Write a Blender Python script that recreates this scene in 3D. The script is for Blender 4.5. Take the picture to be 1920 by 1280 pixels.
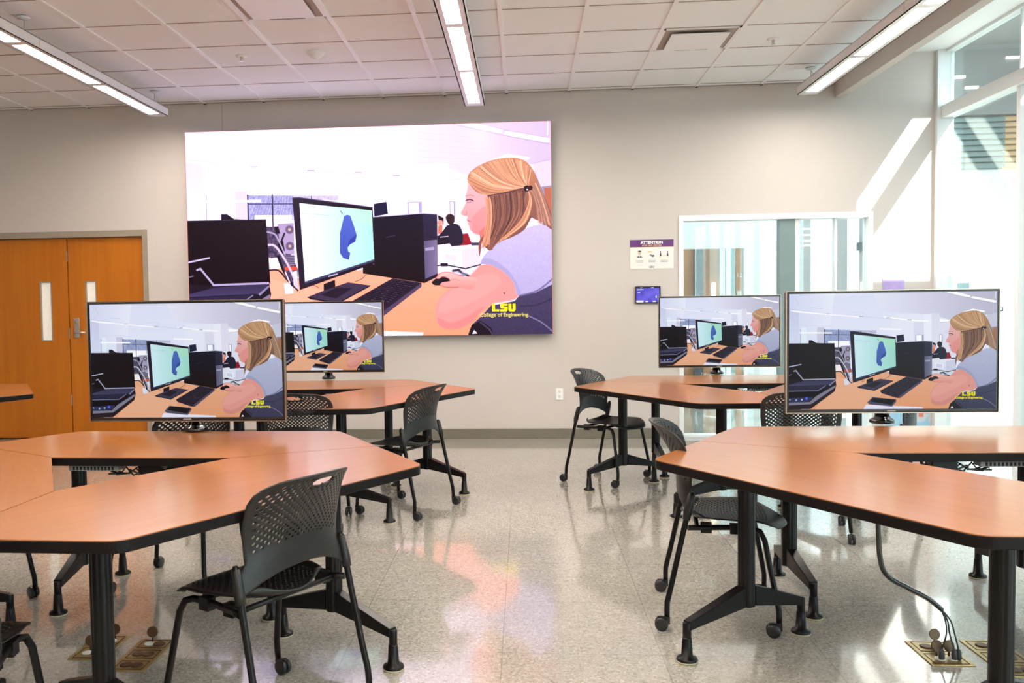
import bpy, bmesh, math, random
import numpy as np
from mathutils import Vector, Matrix
random.seed(7)
for _o in list(bpy.data.objects): bpy.data.objects.remove(_o)
S = bpy.context.scene
COL = S.collection
PI = math.pi

# ------------------------------------------------------------------ camera
cam = bpy.data.cameras.new('camera')
camo = bpy.data.objects.new('camera', cam); COL.objects.link(camo)
R3 = ((0.99626658, 0.08504263, -0.01485457), (-0.08562892, 0.99532274, -0.04472508), (0.01098156, 0.04583008, 0.99888889))
mw = Matrix(((R3[0][0], R3[2][0], -R3[1][0], 0), (R3[0][1], R3[2][1], -R3[1][1], 0), (R3[0][2], R3[2][2], -R3[1][2], 1.3515), (0, 0, 0, 1)))
camo.matrix_world = mw
cam.sensor_width = 36; cam.lens = 1697.96 / 1920 * 36
cam.shift_x = 122.1 / 1920; cam.shift_y = 6.22 / 1920
cam.clip_start = 0.05; cam.clip_end = 200
S.camera = camo

# ------------------------------------------------------------------ view, sky, sun
S.view_settings.view_transform = 'Standard'; S.view_settings.look = 'None'
S.view_settings.exposure = 0.0; S.view_settings.gamma = 1; S.view_settings.use_curve_mapping = False
S.cycles.use_denoising = True; S.cycles.denoiser = 'OPENIMAGEDENOISE'; S.cycles.denoising_prefilter = 'ACCURATE'; S.cycles.denoising_input_passes = 'RGB_ALBEDO_NORMAL'
S.cycles.max_bounces = 8; S.cycles.diffuse_bounces = 5; S.cycles.glossy_bounces = 4
S.cycles.transparent_max_bounces = 12; S.cycles.caustics_reflective = False; S.cycles.caustics_refractive = False
S.cycles.sample_clamp_indirect = 6
W = bpy.data.worlds.new('world'); S.world = W; W.use_nodes = True
bg = W.node_tree.nodes['Background']; bg.inputs[0].default_value = (0.74, 0.90, 1.0, 1); bg.inputs[1].default_value = 6.2
sun = bpy.data.lights.new('sun', 'SUN'); sun.energy = 34.0; sun.angle = 0.009; sun.color = (1.0, 0.98, 0.95)
suno = bpy.data.objects.new('sun', sun); COL.objects.link(suno)
suno.rotation_euler = Vector((-1, 1.51, -1.54)).to_track_quat('-Z', 'Y').to_euler()
suno.location = (10, -8, 12)

LAMP = 76.0
BIG_GAIN = 1.75     # wall display brightness
TV_GAIN = 0.95      # table displays

# ------------------------------------------------------------------ materials
def mat(name, col, rough=0.5, metal=0.0, spec=0.5, coat=0.0, bump=None, noise=None, emit=None):
    m = bpy.data.materials.new(name); m.use_nodes = True
    nt = m.node_tree; b = nt.nodes['Principled BSDF']
    b.inputs['Base Color'].default_value = (*col, 1); b.inputs['Roughness'].default_value = rough
    b.inputs['Metallic'].default_value = metal; b.inputs['Specular IOR Level'].default_value = spec
    b.inputs['Coat Weight'].default_value = coat
    tc = nt.nodes.new('ShaderNodeTexCoord')
    if noise:   # (scale, amount)
        n = nt.nodes.new('ShaderNodeTexNoise'); n.inputs['Scale'].default_value = noise[0]; n.inputs['Detail'].default_value = 6
        nt.links.new(tc.outputs['Object'], n.inputs['Vector'])
        r = nt.nodes.new('ShaderNodeValToRGB')
        k = noise[1]
        r.color_ramp.elements[0].position = 0.3; r.color_ramp.elements[1].position = 0.7
        r.color_ramp.elements[0].color = (*[c * (1 - k) for c in col], 1)
        r.color_ramp.elements[1].color = (*[min(1, c * (1 + k)) for c in col], 1)
        nt.links.new(n.outputs['Fac'], r.inputs[0]); nt.links.new(r.outputs[0], b.inputs['Base Color'])
    if bump:    # (scale, strength)
        n = nt.nodes.new('ShaderNodeTexNoise'); n.inputs['Scale'].default_value = bump[0]; n.inputs['Detail'].default_value = 4
        nt.links.new(tc.outputs['Object'], n.inputs['Vector'])
        bp = nt.nodes.new('ShaderNodeBump'); bp.inputs['Strength'].default_value = bump[1]; bp.inputs['Distance'].default_value = 0.002
        nt.links.new(n.outputs['Fac'], bp.inputs['Height']); nt.links.new(bp.outputs[0], b.inputs['Normal'])
    if emit:
        b.inputs['Emission Color'].default_value = (*emit[0], 1); b.inputs['Emission Strength'].default_value = emit[1]
    return m

def wood(name, c1, c2, scale, rough, axis=0, coat=0.0, bumpy=0.0):
    m = bpy.data.materials.new(name); m.use_nodes = True
    nt = m.node_tree; b = nt.nodes['Principled BSDF']; N = nt.nodes.new; L = nt.links.new
    tc = N('ShaderNodeTexCoord'); mp = N('ShaderNodeMapping')
    sc = [scale, scale, scale]; sc[axis] = scale * 0.06
    mp.inputs['Scale'].default_value = sc
    L(tc.outputs['Object'], mp.inputs['Vector'])
    n = N('ShaderNodeTexNoise'); n.inputs['Scale'].default_value = 1.0; n.inputs['Detail'].default_value = 3; n.inputs['Roughness'].default_value = 0.6
    n.inputs['Distortion'].default_value = 0.6
    L(mp.outputs[0], n.inputs['Vector'])
    n2 = N('ShaderNodeTexNoise'); n2.inputs['Scale'].default_value = 2.2; n2.inputs['Detail'].default_value = 2
    L(tc.outputs['Object'], n2.inputs['Vector'])
    mx = N('ShaderNodeMath'); mx.operation = 'MULTIPLY_ADD'; mx.inputs[1].default_value = 0.35
    L(n2.outputs['Fac'], mx.inputs[0]); L(n.outputs['Fac'], mx.inputs[2])
    r = N('ShaderNodeValToRGB'); r.color_ramp.elements[0].position = 0.42; r.color_ramp.elements[1].position = 0.9
    r.color_ramp.elements[0].color = (*c1, 1); r.color_ramp.elements[1].color = (*c2, 1)
    L(mx.outputs[0], r.inputs[0]); L(r.outputs[0], b.inputs['Base Color'])
    b.inputs['Roughness'].default_value = rough; b.inputs['Coat Weight'].default_value = coat; b.inputs['Coat Roughness'].default_value = 0.14
    return m

def emis(name, col, s):
    m = bpy.data.materials.new(name); m.use_nodes = True; nt = m.node_tree
    nt.nodes.remove(nt.nodes['Principled BSDF'])
    e = nt.nodes.new('ShaderNodeEmission'); e.inputs[0].default_value = (*col, 1); e.inputs[1].default_value = s
    nt.links.new(e.outputs[0], nt.nodes['Material Output'].inputs[0]); return m

def glass(name, tint, base=0.06):
    m = bpy.data.materials.new(name); m.use_nodes = True; nt = m.node_tree; N = nt.nodes.new; L = nt.links.new
    nt.nodes.remove(nt.nodes['Principled BSDF'])
    t = N('ShaderNodeBsdfTransparent'); t.inputs[0].default_value = (*tint, 1)
    g = N('ShaderNodeBsdfGlossy'); g.inputs['Roughness'].default_value = 0.0; g.inputs[0].default_value = (0.95, 1, 0.98, 1)
    ge = N('ShaderNodeNewGeometry'); dt = N('ShaderNodeVectorMath'); dt.operation = 'DOT_PRODUCT'
    L(ge.outputs['Normal'], dt.inputs[0]); L(ge.outputs['Incoming'], dt.inputs[1])
    ab = N('ShaderNodeMath'); ab.operation = 'ABSOLUTE'; L(dt.outputs['Value'], ab.inputs[0])
    om = N('ShaderNodeMath'); om.operation = 'SUBTRACT'; om.inputs[0].default_value = 1.0; L(ab.outputs[0], om.inputs[1])
    pw = N('ShaderNodeMath'); pw.operation = 'POWER'; pw.inputs[1].default_value = 5.0; L(om.outputs[0], pw.inputs[0])
    fr = N('ShaderNodeMath'); fr.operation = 'MULTIPLY_ADD'; fr.inputs[1].default_value = 1 - base; fr.inputs[2].default_value = base; fr.use_clamp = True
    L(pw.outputs[0], fr.inputs[0])
    mx = N('ShaderNodeMixShader'); L(fr.outputs[0], mx.inputs[0]); L(t.outputs[0], mx.inputs[1]); L(g.outputs[0], mx.inputs[2])
    L(mx.outputs[0], nt.nodes['Material Output'].inputs[0]); return m

M = {}
M['wall'] = mat('wall_paint', (0.565, 0.520, 0.490), 0.6, bump=(90, 0.15), noise=(1.5, 0.015))
M['white_wall'] = mat('white_paint', (0.83, 0.85, 0.85), 0.6, noise=(2, 0.01))
M['white_frame'] = mat('white_metal_frame', (0.78, 0.80, 0.80), 0.35)
M['tile'] = mat('ceiling_tile', (0.92, 0.94, 0.985), 0.85, bump=(260, 0.5), noise=(300, 0.05))
M['runner'] = mat('ceiling_runner', (0.93, 0.93, 0.95), 0.4, noise=(5, 0.01))
M['joint'] = mat('ceiling_joint', (0.36, 0.30, 0.27), 0.7, noise=(5, 0.03))
M['base'] = mat('rubber_baseboard', (0.17, 0.155, 0.12), 0.5, noise=(8, 0.04))
M['door'] = wood('door_veneer', (0.42, 0.115, 0.004), (0.50, 0.155, 0.006), 14, 0.38, axis=2)
M['doorframe'] = mat('door_frame_paint', (0.30, 0.255, 0.20), 0.45, noise=(6, 0.02))
M['steel'] = mat('brushed_steel', (0.6, 0.58, 0.54), 0.3, metal=1, noise=(60, 0.05))
M['wood'] = wood('maple_laminate', (0.325, 0.110, 0.028), (0.395, 0.150, 0.042), 40, 0.28, axis=0, coat=0.55)
M['edge'] = mat('black_edge_band', (0.007, 0.005, 0.005), 0.42, spec=0.15, bump=(200, 0.1))
M['metal'] = mat('black_powder_coat', (0.005, 0.004, 0.004), 0.32, spec=0.25, bump=(400, 0.08))
M['plastic'] = mat('black_chair_plastic', (0.012, 0.0105, 0.010), 0.38, spec=0.38, bump=(500, 0.08))
M['tyre'] = mat('caster_rubber', (0.014, 0.013, 0.014), 0.35, noise=(30, 0.1))
M['glide'] = mat('cream_glide', (0.50, 0.45, 0.30), 0.5, noise=(30, 0.05))
M['gloss'] = mat('black_gloss', (0.008, 0.008, 0.009), 0.10, coat=0.5, noise=(20, 0.1))
M['bezel'] = mat('display_bezel', (0.012, 0.011, 0.012), 0.22, noise=(40, 0.1))
M['bezel_trim'] = mat('champagne_bezel_trim', (0.42, 0.33, 0.25), 0.25, metal=1, noise=(40, 0.05))
M['redtrim'] = mat('coral_display_edge', (0.75, 0.22, 0.16), 0.4, noise=(20, 0.05))
M['brass'] = mat('brass_cover', (0.50, 0.38, 0.17), 0.30, metal=0.8, noise=(40, 0.08))
M['bronze'] = mat('bronze_flap', (0.11, 0.06, 0.03), 0.35, metal=0.6, noise=(40, 0.1))
M['grey'] = mat('grey_plastic', (0.25, 0.25, 0.25), 0.5, noise=(20, 0.05))
M['lamp_body'] = mat('lamp_housing', (0.80, 0.79, 0.80), 0.35, noise=(10, 0.01))
M['lamp'] = emis('lamp_diffuser', (1.0, 0.89, 0.79), LAMP)
M['glass'] = glass('clear_glass', (0.93, 0.985, 0.97))
M['frost_glow'] = mat('frosted_slit_glass_glow', (0.80, 0.76, 0.68), 0.25, noise=(12, 0.03), emit=((0.95, 0.9, 0.8), 0.25))  # weak emission stands in for light coming through the door slits
M['pale'] = mat('pale_blue_panel', (0.55, 0.68, 0.72), 0.4, noise=(3, 0.02))
M['teal'] = mat('teal_grey_panel', (0.17, 0.235, 0.24), 0.4, noise=(4, 0.05))
M['greyp'] = mat('warm_grey_panel', (0.26, 0.25, 0.25), 0.5, noise=(4, 0.04))
M['woodp'] = wood('walnut_panelling', (0.23, 0.11, 0.055), (0.36, 0.19, 0.10), 6, 0.4, axis=2)
M['oak'] = wood('oak_slats', (0.50, 0.30, 0.14), (0.62, 0.40, 0.20), 6, 0.4, axis=0)
M['dark'] = mat('dark_charcoal', (0.05, 0.055, 0.065), 0.4, noise=(6, 0.1))
M['sleek'] = mat('black_void', (0.01, 0.01, 0.01), 0.8, noise=(6, 0.1))
M['purple'] = mat('purple_ink', (0.10, 0.02, 0.16), 0.5, noise=(20, 0.03))
M['paper'] = mat('paper', (0.78, 0.76, 0.72), 0.6, noise=(20, 0.01))
M['white_ink'] = mat('white_ink', (0.85, 0.85, 0.82), 0.6, noise=(20, 0.01))
M['gold_ink'] = mat('gold_ink', (0.70, 0.38, 0.06), 0.6, noise=(20, 0.03))
M['grey_ink'] = mat('grey_ink', (0.42, 0.40, 0.38), 0.6, noise=(20, 0.03))
M['dark_ink'] = mat('dark_ink', (0.04, 0.035, 0.06), 0.6, noise=(20, 0.03))
M['skin_ink'] = mat('skin_ink', (0.65, 0.36, 0.20), 0.6, noise=(20, 0.03))
M['red_ink'] = mat('coral_ink', (0.75, 0.20, 0.13), 0.6, noise=(20, 0.03))
M['blue_ink'] = mat('sky_blue_ink', (0.30, 0.52, 0.68), 0.6, noise=(20, 0.03))
M['lightgrey_ink'] = mat('pale_grey_ink', (0.50, 0.56, 0.60), 0.6, noise=(20, 0.03))

def floor_mat():
    m = bpy.data.materials.new('polished_floor_tile'); m.use_nodes = True
    nt = m.node_tree; b = nt.nodes['Principled BSDF']; N = nt.nodes.new; L = nt.links.new
    tc = N('ShaderNodeTexCoord')
    v = N('ShaderNodeTexVoronoi'); v.inputs['Scale'].default_value = 130; L(tc.outputs['Object'], v.inputs['Vector'])
    r = N('ShaderNodeValToRGB'); e = r.color_ramp.elements
    e[0].position = 0.0; e[0].color = (0.27, 0.245, 0.21, 1); e[1].position = 1.0; e[1].color = (0.56, 0.53, 0.47, 1)
    for p, c in ((0.3, (0.395, 0.37, 0.325)), (0.75, (0.435, 0.41, 0.36))):
        x = e.new(p); x.color = (*c, 1)
    bw = N('ShaderNodeSeparateColor'); L(v.outputs['Color'], bw.inputs[0]); L(bw.outputs[0], r.inputs[0])
    n = N('ShaderNodeTexNoise'); n.inputs['Scale'].default_value = 1.3; n.inputs['Detail'].default_value = 5; L(tc.outputs['Object'], n.inputs['Vector'])
    mm = N('ShaderNodeMapRange'); mm.inputs[1].default_value = 0.3; mm.inputs[2].default_value = 0.7; mm.inputs[3].default_value = 0.93; mm.inputs[4].default_value = 1.05
    L(n.outputs['Fac'], mm.inputs[0])
    mul = N('ShaderNodeMixRGB'); mul.blend_type = 'MULTIPLY'; mul.inputs[0].default_value = 1
    L(r.outputs[0], mul.inputs[1]); L(mm.outputs[0], mul.inputs[2])
    br = N('ShaderNodeTexBrick'); br.offset = 0.0; br.inputs['Scale'].default_value = 1.0
    br.inputs['Mortar Size'].default_value = 0.0018; br.inputs['Brick Width'].default_value = 0.6096; br.inputs['Row Height'].default_value = 0.6096
    br.inputs['Color1'].default_value = (1, 1, 1, 1); br.inputs['Color2'].default_value = (0.955, 0.955, 0.955, 1); br.inputs['Mortar'].default_value = (0.62, 0.6, 0.57, 1)
    mp = N('ShaderNodeMapping'); mp.inputs['Rotation'].default_value = (0, 0, 0.0); mp.inputs['Location'].default_value = (0.1, 0.2, 0)
    L(tc.outputs['Object'], mp.inputs[0]); L(mp.outputs[0], br.inputs['Vector'])
    mul2 = N('ShaderNodeMixRGB'); mul2.blend_type = 'MULTIPLY'; mul2.inputs[0].default_value = 1
    L(mul.outputs[0], mul2.inputs[1]); L(br.outputs['Color'], mul2.inputs[2]); L(mul2.outputs[0], b.inputs['Base Color'])
    n3 = N('ShaderNodeTexNoise'); n3.inputs['Scale'].default_value = 7; n3.inputs['Detail'].default_value = 4; L(tc.outputs['Object'], n3.inputs['Vector'])
    rr = N('ShaderNodeMapRange'); rr.inputs[3].default_value = 0.06; rr.inputs[4].default_value = 0.16; L(n3.outputs['Fac'], rr.inputs[0])
    L(rr.outputs[0], b.inputs['Roughness'])
    b.inputs['Specular IOR Level'].default_value = 0.6; b.inputs['Coat Weight'].default_value = 0.7; b.inputs['Coat Roughness'].default_value = 0.05
    n4 = N('ShaderNodeTexNoise'); n4.inputs['Scale'].default_value = 2.6; n4.inputs['Detail'].default_value = 3; L(tc.outputs['Object'], n4.inputs['Vector'])
    bp = N('ShaderNodeBump'); bp.inputs['Strength'].default_value = 0.06; bp.inputs['Distance'].default_value = 0.02
    L(n4.outputs['Fac'], bp.inputs['Height']); L(bp.outputs[0], b.inputs['Normal'])
    return m
M['floor'] = floor_mat()

# ------------------------------------------------------------------ mesh helpers
def new_bm(): return bmesh.new()
def box(bm, a, b, mi=0):
    x0, y0, z0 = a; x1, y1, z1 = b
    v = [bm.verts.new(p) for p in ((x0,y0,z0),(x1,y0,z0),(x1,y1,z0),(x0,y1,z0),(x0,y0,z1),(x1,y0,z1),(x1,y1,z1),(x0,y1,z1))]
    for f in ((3,2,1,0),(4,5,6,7),(0,1,5,4),(1,2,6,5),(2,3,7,6),(3,0,4,7)):
        bm.faces.new([v[i] for i in f]).material_index = mi
def frame_at(d):
    d = Vector(d).normalized(); u = Vector((0, 0, 1)) if abs(d.z) < 0.9 else Vector((1, 0, 0))
    a = d.cross(u).normalized(); return a, a.cross(d).normalized()
def tube(bm, pts, r, n=12, cap=True, smooth=True):
    pts = [Vector(p) for p in pts]; rs = r if isinstance(r, (list, tuple)) else [r] * len(pts)
    rings = []; a = b = None
    for i, p in enumerate(pts):
        d = (pts[min(i + 1, len(pts) - 1)] - pts[max(i - 1, 0)]).normalized()
        if a is None: a, b = frame_at(d)
        else:
            a = (a - d * a.dot(d)).normalized(); b = a.cross(d).normalized()
        rings.append([bm.verts.new(p + (a * math.cos(t) + b * math.sin(t)) * rs[i]) for t in [2 * PI * k / n for k in range(n)]])
    for i in range(len(rings) - 1):
        for k in range(n):
            f = bm.faces.new((rings[i][k], rings[i][(k + 1) % n], rings[i + 1][(k + 1) % n], rings[i + 1][k])); f.smooth = smooth
    if cap: bm.faces.new(rings[0]); bm.faces.new(rings[-1][::-1])
def lathe(bm, prof, c=(0, 0, 0), axis=(0, 0, 1), n=24):
    c = Vector(c); ax = Vector(axis).normalized(); a, b = frame_at(ax)
    rings = [[bm.verts.new(c + ax * z + (a * math.cos(t) + b * math.sin(t)) * max(r, 1e-5)) for t in [2 * PI * k / n for k in range(n)]] for r, z in prof]
    for i in range(len(rings) - 1):
        for k in range(n):
            f = bm.faces.new((rings[i][k], rings[i][(k + 1) % n], rings[i + 1][(k + 1) % n], rings[i + 1][k])); f.smooth = True
    bm.faces.new(rings[0]); bm.faces.new(rings[-1][::-1])
def prism(bm, pts, z0, z1, mi=0, mtop=None):
    lo = [bm.verts.new((x, y, z0)) for x, y in pts]; hi = [bm.verts.new((x, y, z1)) for x, y in pts]; n = len(pts)
    bm.faces.new(lo[::-1]).material_index = mi; bm.faces.new(hi).material_index = mi if mtop is None else mtop
    for i in range(n): bm.faces.new((lo[i], lo[(i + 1) % n], hi[(i + 1) % n], hi[i])).material_index = mi
def beam(bm, p0, p1, w0, h0, w1, h1):
    """tapered bar, top faces level with the given points"""
    p0, p1 = Vector(p0), Vector(p1); d = p1 - p0; s = Vector((d.y, -d.x, 0)).normalized()
    vs = []
    for p, w, h in ((p0, w0, h0), (p1, w1, h1)):
        for a, b in ((-1, 0), (1, 0), (1, -1), (-1, -1)): vs.append(bm.verts.new(p + s * a * w / 2 + Vector((0, 0, b * h))))
    bm.faces.new(vs[0:4]); bm.faces.new(vs[4:8][::-1])
    for i in range(4): bm.faces.new((vs[i], vs[i + 4], vs[(i + 1) % 4 + 4], vs[(i + 1) % 4]))
def round_poly(pts, rads, seg=6):
    out = []; n = len(pts)
    for i in range(n):
        p = Vector(pts[i]); r = rads[i]
        if r <= 0: out.append(tuple(p)); continue
        a = (Vector(pts[i - 1]) - p).normalized(); b = (Vector(pts[(i + 1) % n]) - p).normalized()
        ang = a.angle(b); t = r / math.tan(ang / 2); c = p + (a + b).normalized() * (r / math.sin(ang / 2))
        s = p + a * t - c; e = p + b * t - c
        a0 = math.atan2(s.y, s.x); a1 = math.atan2(e.y, e.x); dl = (a1 - a0 + PI) % (2 * PI) - PI
        for k in range(seg + 1):
            q = a0 + dl * k / seg; out.append((c.x + r * math.cos(q), c.y + r * math.sin(q)))
    return out
def obj(name, bm, mats, parent=None, bevel=0.0, smooth=False, fix=True):
    if fix: bmesh.ops.recalc_face_normals(bm, faces=bm.faces)
    me = bpy.data.meshes.new(name); bm.to_mesh(me); bm.free()
    for m in (mats if isinstance(mats, (list, tuple)) else [mats]): me.materials.append(m)
    if smooth:
        for p in me.polygons: p.use_smooth = True
    o = bpy.data.objects.new(name, me); COL.objects.link(o)
    if parent: o.parent = parent
    if bevel:
        b = o.modifiers.new('bevel', 'BEVEL'); b.width = bevel; b.segments = 2; b.limit_method = 'ANGLE'
    return o
def tag(o, label, cat, group=None):
    o['label'] = label; o['category'] = cat
    if group: o['group'] = group
    return o
def thing(name, label, cat, loc=(0, 0, 0), rz=0, group=None):
    o = bpy.data.objects.new(name, None); COL.objects.link(o); o.location = loc; o.rotation_euler = (0, 0, rz)
    o.empty_display_size = 0.1
    return tag(o, label, cat, group)
def struct(name, bm, m, parent=None, **k):
    o = obj(name, bm, m, parent, **k)
    if not parent: o['kind'] = 'structure'
    return o
def dup(root, loc, rz, label=None, group=None, skip=()):
    r = root.copy(); COL.objects.link(r); r.location = loc; r.rotation_euler = (0, 0, rz)
    if label: r['label'] = label
    if group: r['group'] = group
    for ch in list(root.children):
        if ch.name.split('.')[0] in skip: continue
        c = ch.copy(); COL.objects.link(c); c.parent = r
        for g in list(ch.children):
            d = g.copy(); COL.objects.link(d); d.parent = c
    return r
def text_mesh(name, s, size, m, parent, loc, rot=(PI / 2, 0, 0), align='CENTER', bold=0.0, depth=0.0006):
    cu = bpy.data.curves.new(name, 'FONT'); cu.body = s; cu.size = size; cu.align_x = align; cu.offset = bold; cu.extrude = depth; cu.resolution_u = 3
    t = bpy.data.objects.new(name, cu); COL.objects.link(t); bpy.context.view_layer.update()
    me = bpy.data.meshes.new_from_object(t.evaluated_get(bpy.context.evaluated_depsgraph_get()))
    bpy.data.objects.remove(t); me.materials.clear(); me.materials.append(m)
    o = bpy.data.objects.new(name, me); COL.objects.link(o); o.parent = parent; o.location = loc; o.rotation_euler = rot
    return o

# ------------------------------------------------------------------ room shell
YW, ZC, XG = 9.04, 3.42, 4.0
X0, X1, Y0 = -8.2, 12.0, -3.5
bm = new_bm(); box(bm, (X0, Y0, -0.2), (16, 22, 0)); struct('floor', bm, M['floor'])
# back wall with openings for the double door and the interior window
DX0, DX1, DZ = -5.61, -3.848, 2.16
WX0, WX1, WZ = 1.507, 3.339, 2.18
bm = new_bm(); yb = YW + 0.14
box(bm, (X0, YW, 0), (DX0, yb, 4.2)); box(bm, (DX0, YW, DZ), (DX1, yb, 4.2)); box(bm, (DX1, YW, 0), (WX0, yb, 4.2))
box(bm, (WX0, YW, WZ), (WX1, yb, 4.2)); box(bm, (WX1, YW, 0), (3.90, yb, 4.2))
struct('wall_back', bm, M['wall'])
bm = new_bm(); box(bm, (X0 - 0.15, Y0, 0), (X0, yb, 4.2)); struct('wall_left', bm, M['wall'])
bm = new_bm(); box(bm, (X0, Y0 - 0.15, 0), (XG, Y0, 4.2)); struct('wall_front', bm, M['wall'])
# ceiling: tiles, bright runners, dark cross joints
T = 0.6096; gx0 = -0.76; gy0 = 8.3215
bm = new_bm(); box(bm, (X0, Y0, ZC), (2.98, YW, ZC + 0.12)); struct('ceiling', bm, M['tile'])
bm = new_bm()
for i in range(-12, 7):
    x = gx0 + i * T
    if X0 < x < 2.95: box(bm, (x - 0.015, Y0, ZC - 0.010), (x + 0.015, YW - 0.012, ZC + 0.002))
struct('trim_1', bm, M['runner'])
bm = new_bm()
for j in range(-1, 20):
    y = gy0 - j * T
    box(bm, (X0, y - 0.007, ZC - 0.0025), (2.98, y + 0.007, ZC + 0.001))
struct('trim_2', bm, M['joint'])
bm = new_bm()
for i in range(-12, 7):
    x = gx0 + i * T
    if X0 < x < 2.95: box(bm, (x - 0.013, YW - 0.035, ZC - 0.012), (x + 0.013, YW - 0.002, ZC + 0.002))
struct('trim_3', bm, M['sleek'])
bm = new_bm(); box(bm, (-8.2, YW - 0.025, ZC - 0.004), (2.98, YW, ZC + 0.002)); struct('trim_4', bm, M['joint'])
# beam along the glazing and the raised pocket beyond it
bm = new_bm(); box(bm, (2.98, Y0, 3.27), (3.062, YW, 3.9)); struct('trim_5', bm, M['wall'])
bm = new_bm(); box(bm, (3.062, Y0, 3.672), (XG + 0.1, YW, 3.9)); struct('trim_6', bm, M['white_wall'])
# wall seam above the display
bm = new_bm(); box(bm, (-3.031, YW - 0.002, 3.0), (-3.025, YW, ZC)); struct('trim_7', bm, M['joint'])
# baseboard
bm = new_bm(); box(bm, (DX1, YW - 0.014, 0), (WX0, YW, 0.10)); box(bm, (X0, YW - 0.014, 0), (DX0, YW, 0.10)); struct('baseboard_back', bm, M['base'], bevel=0.003)

bm = new_bm(); box(bm, (X0, yb + 0.9, 0), (0.5, yb + 1.0, 4.2)); box(bm, (0.4, yb, 0), (0.5, yb + 0.9, 4.2)); box(bm, (X0 - 0.1, yb, 0), (X0, yb + 0.9, 4.2)); box(bm, (X0, yb, 3.0), (0.4, yb + 0.9, 3.1)); struct('wall_added_door_light_block', bm, M['wall'])  # unseen box added to stop outside light leaking under the doors
# double door
fr = new_bm()
box(fr, (DX0, YW - 0.02, 0), (DX0 + 0.05, yb, DZ)); box(fr, (DX1 - 0.05, YW - 0.02, 0), (DX1, yb, DZ)); box(fr, (DX0 + 0.05, YW - 0.02, DZ - 0.065), (DX1 - 0.05, yb, DZ))
d = struct('door_1', fr, M['doorframe'], bevel=0.004)
def leaf(x0, x1, sx0, sx1, hinge_x):
    y0, y1 = YW + 0.035, YW + 0.08; z0, z1 = 1.035, 1.64
    b = new_bm()
    box(b, (x0, y0, 0.012), (x1, y1, z0)); box(b, (x0, y0, z1), (x1, y1, DZ - 0.068)); box(b, (x0, y0, z0), (sx0, y1, z1)); box(b, (sx1, y0, z0), (x1, y1, z1))
    lf = obj('door_leaf', b, M['door'], d)
    g = new_bm(); box(g, (sx0, y0 + 0.018, z0), (sx1, y0 + 0.026, z1)); obj('vision_pane', g, M['frost_glow'], lf)
    g = new_bm()
    for a, c in (((sx0 - .006, z0 - .006), (sx0 + .004, z1 + .006)), ((sx1 - .004, z0 - .006), (sx1 + .006, z1 + .006)), ((sx0, z0 - .006), (sx1, z0 + .004)), ((sx0, z1 - .004), (sx1, z1 + .006))):
        box(g, (a[0], y0 - 0.003, a[1]), (c[0], y0 + 0.02, c[1]))
    obj('vision_frame', g, M['doorframe'], lf)
    return lf
leaf(DX0 + 0.054, -4.732, -5.03, -4.915, 0)
lf = leaf(-4.720, DX1 - 0.054, -4.537, -4.43, 0)
y0 = YW + 0.035
b = new_bm(); box(b, (-4.675, y0 - 0.012, 1.06), (-4.615, y0, 1.265)); obj('lock_plate', b, M['steel'], lf, bevel=0.004)
b = new_bm(); tube(b, [(-4.645, y0, 1.115), (-4.645, y0 - 0.055, 1.115), (-4.63, y0 - 0.062, 1.115), (-4.53, y0 - 0.062, 1.115)], 0.010); obj('lever_handle', b, M['steel'], lf)
b = new_bm(); lathe(b, [(0.014, 0), (0.014, 0.012), (0.008, 0.014)], (-4.645, y0 - 0.012, 1.22), (0, -1, 0)); obj('lock_cylinder', b, M['brass'], lf)
for z in (0.35, 1.05, 1.85):
    b = new_bm(); box(b, (-4.732, y0 - 0.006, z), (-4.722, y0 + 0.01, z + 0.11)); obj('hinge', b, M['steel'], d)


# interior window in the back wall (full height glazing)
w = new_bm()
box(w, (WX0, YW - 0.012, 0), (WX0 + 0.046, yb, WZ)); box(w, (WX1 - 0.046, YW - 0.012, 0), (WX1, yb, WZ)); box(w, (WX0 + 0.046, YW - 0.012, WZ - 0.055), (WX1 - 0.046, yb, WZ)); box(w, (WX0 + 0.046, YW + 0.02, 0), (WX1 - 0.046, yb, 0.03))
win = struct('window_1', w, M['white_frame'], bevel=0.003)
w = new_bm(); box(w, (2.62, YW + 0.03, 0.03), (2.665, yb - 0.02, WZ - 0.055)); box(w, (2.995, YW + 0.03, 0.03), (3.015, yb - 0.03, WZ - 0.055)); obj('mullion', w, M['white_frame'], win)
w = new_bm(); box(w, (2.475, YW + 0.02, 0.03), (2.62, yb - 0.01, WZ - 0.055)); obj('mullion', w, M['teal'], win)
w = new_bm(); box(w, (WX0 + 0.046, YW + 0.07, 0.03), (2.475, YW + 0.078, WZ - 0.055)); obj('window_pane', w, M['glass'], win)
w = new_bm(); box(w, (2.665, YW + 0.07, 0.03), (2.995, YW + 0.078, WZ - 0.055)); obj('window_pane', w, M['glass'], win)
w = new_bm(); box(w, (3.015, YW + 0.07, 0.03), (WX1 - 0.046, YW + 0.078, WZ - 0.055)); obj('window_pane', w, M['glass'], win)

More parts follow.
